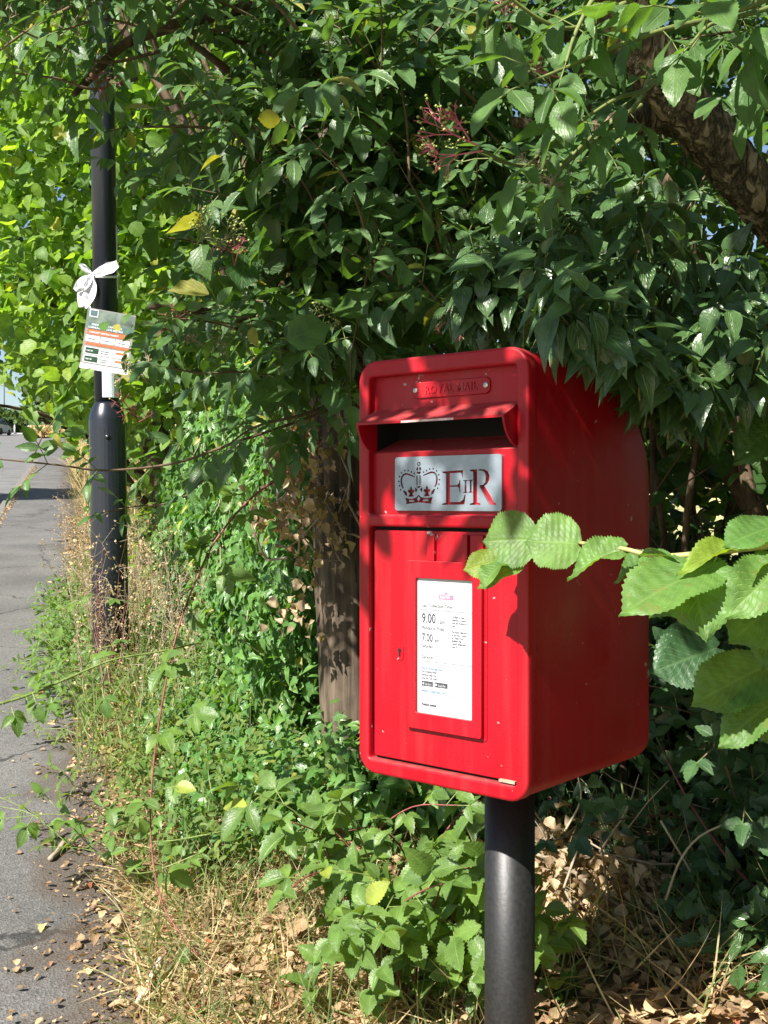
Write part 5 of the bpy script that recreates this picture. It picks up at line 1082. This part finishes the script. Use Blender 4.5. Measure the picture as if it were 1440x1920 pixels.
# ------------------------------------------------------------------ finish plants
zb = np.full((120, 90), 99.)
for P_ in PLANTS: P_.gather()
for P_ in PLANTS:
    if not P_.n: continue
    s_ = P_.inf & (P_.scr > 9); gx = (P_.px[s_] / 16).astype(int).clip(0, 89); gy = (P_.py[s_] / 16).astype(int).clip(0, 119); np.minimum.at(zb, (gy, gx), P_.Y[s_])
zb[43:92, 43:76] = np.minimum(zb[43:92, 43:76], 1.75)
for P_ in PLANTS: P_.finalize(zb)
for o in C.objects:
    if o.name in ('dry_grass', 'leaf_litter') : o['kind'] = 'stuff'

# fallen leaves on the pavement, each its own
fl = 0
def fallen(x, y, size, label, m=LITTER, t=None, tilt=.15, group='single fallen leaves on the pavement'):
    Y = 1.2 * F / (y - 790); p = at(x, y, Y); p.z = .071 * Y + .006
    o = bpy.data.objects.new('fallen_leaf', tmesh(TIX['litter'][t if t is not None else random.randrange(3)], m)); C.objects.link(o); o.location = p
    o.rotation_euler = (random.uniform(-tilt, tilt), random.uniform(-tilt, tilt), random.uniform(0, 6.28)); o.scale = (size,) * 3; tag(o, label, 'leaf', group)
YEL = leafmat('yellow_fallen_leaf', (.50, .42, .18), (.62, .54, .25), None, .2, .7, .2, 6, .3)
fallen(78, 1740, .034, 'pale yellow fallen leaf lying on the branch shadow on the pavement', YEL, 0); fallen(66, 1455, .026, 'curled rust brown fallen leaf on the pavement, left of a paler one', DEAD, 1, .3)
fallen(62, 1437, .022, 'small pale cream fallen leaf just beyond the rust brown leaf', YEL, 2); fallen(145, 1785, .034, 'broad orange tan fallen leaf near the litter edge', LITTER, 2)
fallen(163, 1835, .030, 'upright curled yellow tan fallen leaf near the lower pavement edge', YEL, 0, .6); fallen(28, 1830, .030, 'red and cream crumpled fallen leaf at the lower left of the pavement', DEAD, 0, .4)
fallen(27, 1862, .020, 'small dark brown crumpled fallen leaf at the lower left of the pavement', DEAD, 1, .4); fallen(82, 1663, .028, 'pale tan folded fallen leaf on the pavement above the branch shadow', LITTER, 1)
fallen(200, 1895, .040, 'large peach coloured fallen leaf at the bottom edge of the pavement', LITTER, 2); fallen(110, 1450, .014, 'tiny rusty fallen leaf right of the curled rust brown one', DEAD, 0)
fallen(75, 1585, .036, 'largest orange fallen leaf below the trailing green weed', LITTER, 2, .3); fallen(72, 1548, .024, 'orange fallen leaf under the trailing green weed', LITTER, 0)
for i in range(26):
    fallen(random.uniform(0, 200), random.uniform(1330, 1910), random.uniform(.010, .018), 'tiny tan fallen leaf fragment, a scrap lying loose on the grey pavement', LITTER, None, .3, 'tiny leaf fragments on the pavement')
def stick(name, pts, r, m, label):
    b = MB(); p0 = Vector(pts[0]); b.tube(smoothpath([Vector(p) - p0 for p in pts], 4), r, 6, rough=.1); o = b.build(name, m); o.location = p0; tag(o, label, 'stick')
def gat(x, y, h=.01): Y = 1.2 * F / (y - 790); p = at(x, y, Y); p.z = float(gz(p.x, Y)) + h; return p
stick('broken_stick', [gat(92, 1618), gat(106, 1605), gat(120, 1590, .02)], .008, DTWIG, 'short thick broken stick at the pavement edge')
stick('pale_stick', [gat(245, 1915), gat(275, 1870, .02), gat(300, 1835, .03)], .006, plain('bleached_stick', (.62, .55, .44), .8), 'long bleached pale stick lying in the litter at the bottom')
stick('thin_twig', [gat(210, 1700), gat(180, 1712), gat(150, 1725)], .003, TWIG, 'thin dark twig pointing across the litter edge')

# tall tree across the road whose crown throws a band of shade on the pavement further up
TS = Vector((-6.1, 18.7, 1.3)) + SUN * 12
PT = Plant('ash_tree', 'tall tree standing across the road beyond the left edge of the photo', 'tree', (TS.x, TS.y, .071 * TS.y - .2), None, 0)
PT.stem([(TS.x, TS.y, .6), (TS.x + .1, TS.y, 4), (TS.x, TS.y, 8), (TS.x, TS.y, 9.6)], [.25, .2, .12, .04], BARKS, 12, 'trunk', 4, .05)
d = nrm(rng.normal(0, 1, (2600, 3))); PT.bulk(np.array(TS) + d * rng.random((2600, 1)) ** .4 * np.array([2.2, 1.5, 1.0]), rng.normal(0, 1, (2600, 3)), rng.normal(0, 1, (2600, 3)) + [0, 0, .6], rng.uniform(.14, .26, 2600), 'limes', HEDGE); PT.gather(); PT.finalize(zb)
# ------------------------------------------------------------------ far end of the road
FT = [('far_hedge_tree', 'grey green tree beyond the end of the road nearest the lime tree', -35.6, 118, 8.5, 2.6), ('far_hedge_tree', 'lower rounded bush beyond the road marking', -45, 135, 2.6, 4.), ('far_hedge_tree', 'far dark tree above the dry grass bank', -28.5, 105, 9.0, 3.)]
for i, (nm, lb_, x, y, h, r) in enumerate(FT):
    z = .071 * y; P_ = Plant(nm, lb_, 'tree', (x, y, z), 'trees at the far end of the road', 0)
    P_.stem([(x, y, z - .3), (x, y, z + h * .4), (x + .3, y, z + h * .8)], [.25, .2, .08], BARKS, 8, 'trunk')
    n = 2600; d = nrm(rng.normal(0, 1, (n, 3))); rr = rng.random((n, 1)) ** .45; pp_ = np.array([x, y, z + h * .55]) + d * rr * np.array([r, r * .8, h * .48]) * (1 + .25 * np.sin(d[:, :1] * 7 + d[:, 2:] * 9 + i))
    P_.bulk(pp_, rng.normal(0, 1, (n, 3)), rng.normal(0, 1, (n, 3)) + [0, -.3, .6], rng.uniform(.35, .7, n), 'limes', FARL); P_.gather(); P_.finalize(zb)
FG = Plant('far_dry_grass', '', 'grass', (0, 0, 0), root=False, ind=0)
n = 9000; y = rng.uniform(88, 104, n); x = (rng.uniform(60, 190, n) - 720) / F * y; FG.bulk(np.c_[x, y, .071 * y], rng.normal(0, .25, (n, 3)) + [0, 0, 1], rng.normal(0, 1, (n, 3)), rng.uniform(.3, .95, n), 'weed', STRAW); FG.gather(); FG.finalize(zb)
for i, (px_, py0, py1) in enumerate([(28, 798, 784), (54, 796, 784), (57.5, 796, 784)]):
    Y = 120 if i == 0 else 95; p = at(px_, 0, Y); p.z = .071 * Y - .1; b = MB(); b.tube([(0, 0, 0), (0, 0, .85)], [.09, .09], 10); b.tube([(0, 0, .85), (0, 0, 1.0)], [.11, .04], 10)
    o = b.build('marker_post', WHITE); o.location = p; tag(o, ['white marker post standing alone beside the far road', 'white marker post in the far dry grass, left one of the pair', 'white marker post in the far dry grass, right one of the pair'][i], 'post', 'white marker posts by the far road')
b = MB(); b.tube([(0, 0, 0), (0, 0, 6.5)], [.10, .07], 8); b.tube([(-.6, 0, 6.0), (.6, 0, 6.0)], [.05, .05], 4); o = b.build('telegraph_pole', BARKS); o.location = (at(8.5, 0, 150).x, 150, .071 * 150); tag(o, 'thin distant telegraph pole against the sky at the left edge', 'pole')
# parked car, far left
CX, CY = at(-8, 0, 105).x, 105; CR = thing('parked_car', 'dark blue parked car seen from behind at the far left of the road', 'car', (CX, CY, .071 * CY - .09), .05)
CARP = plain('dark_car_paint', (.015, .02, .035), .25); GLS = plain('car_glass', (.03, .04, .05), .1); TYR = plain('tyre', (.01, .01, .01), .8); LGT = plain('tail_light', (.4, .02, .02), .3)
prof = [(-2.1, .3), (-2.15, .75), (-2.0, .98), (-1.75, 1.45), (-1.2, 1.58), (.2, 1.55), (.9, 1.05), (1.9, .9), (2.1, .6), (2.05, .3)]
def carbody(w, pr, name, m, parent, ins=.0):
    b = MB(); nn = len(pr); V = []
    for s_ in (-1, 1): V += [(s_ * (w - .22 * max(0, (z - .95)) ** .9 * 1.2 - ins), y, z) for y, z in pr]
    b.poly(V, [tuple(range(nn)), tuple(range(2 * nn - 1, nn - 1, -1))] + [(i, nn + i, nn + (i + 1) % nn, (i + 1) % nn) for i in range(nn)]); return b.build(name, m, parent, False)
carbody(.92, prof, 'body', CARP, CR)
b = MB(); b.poly([(-.66, -2.02, 1.0), (.66, -2.02, 1.0), (.58, -1.79, 1.42), (-.58, -1.79, 1.42)], [(0, 1, 2, 3)]); b.build('rear_window', GLS, CR, False)
for sx in (-1, 1):
    b = MB(); b.poly([(sx * .925, -1.5, 1.0), (sx * .925, .55, 1.0), (sx * .80, .1, 1.45), (sx * .80, -1.3, 1.45)], [(0, 1, 2, 3)]); b.build('side_window', GLS, CR, False)
    b = MB(); b.box((sx * .75 - .12, -2.18, .72), (sx * .75 + .12, -2.08, .92)); b.build('tail_light', LGT, CR, False)
    for y in (-1.3, 1.3): b = MB(); b.tube([(sx * .78, y, .32), (sx * .95, y, .32)], [.32, .32], 20); w_ = b.build('wheel', TYR, CR, False)
b = MB(); b.box((-.26, -2.2, .5), (.26, -2.14, .62)); b.build('number_plate', WHITE, CR, False)
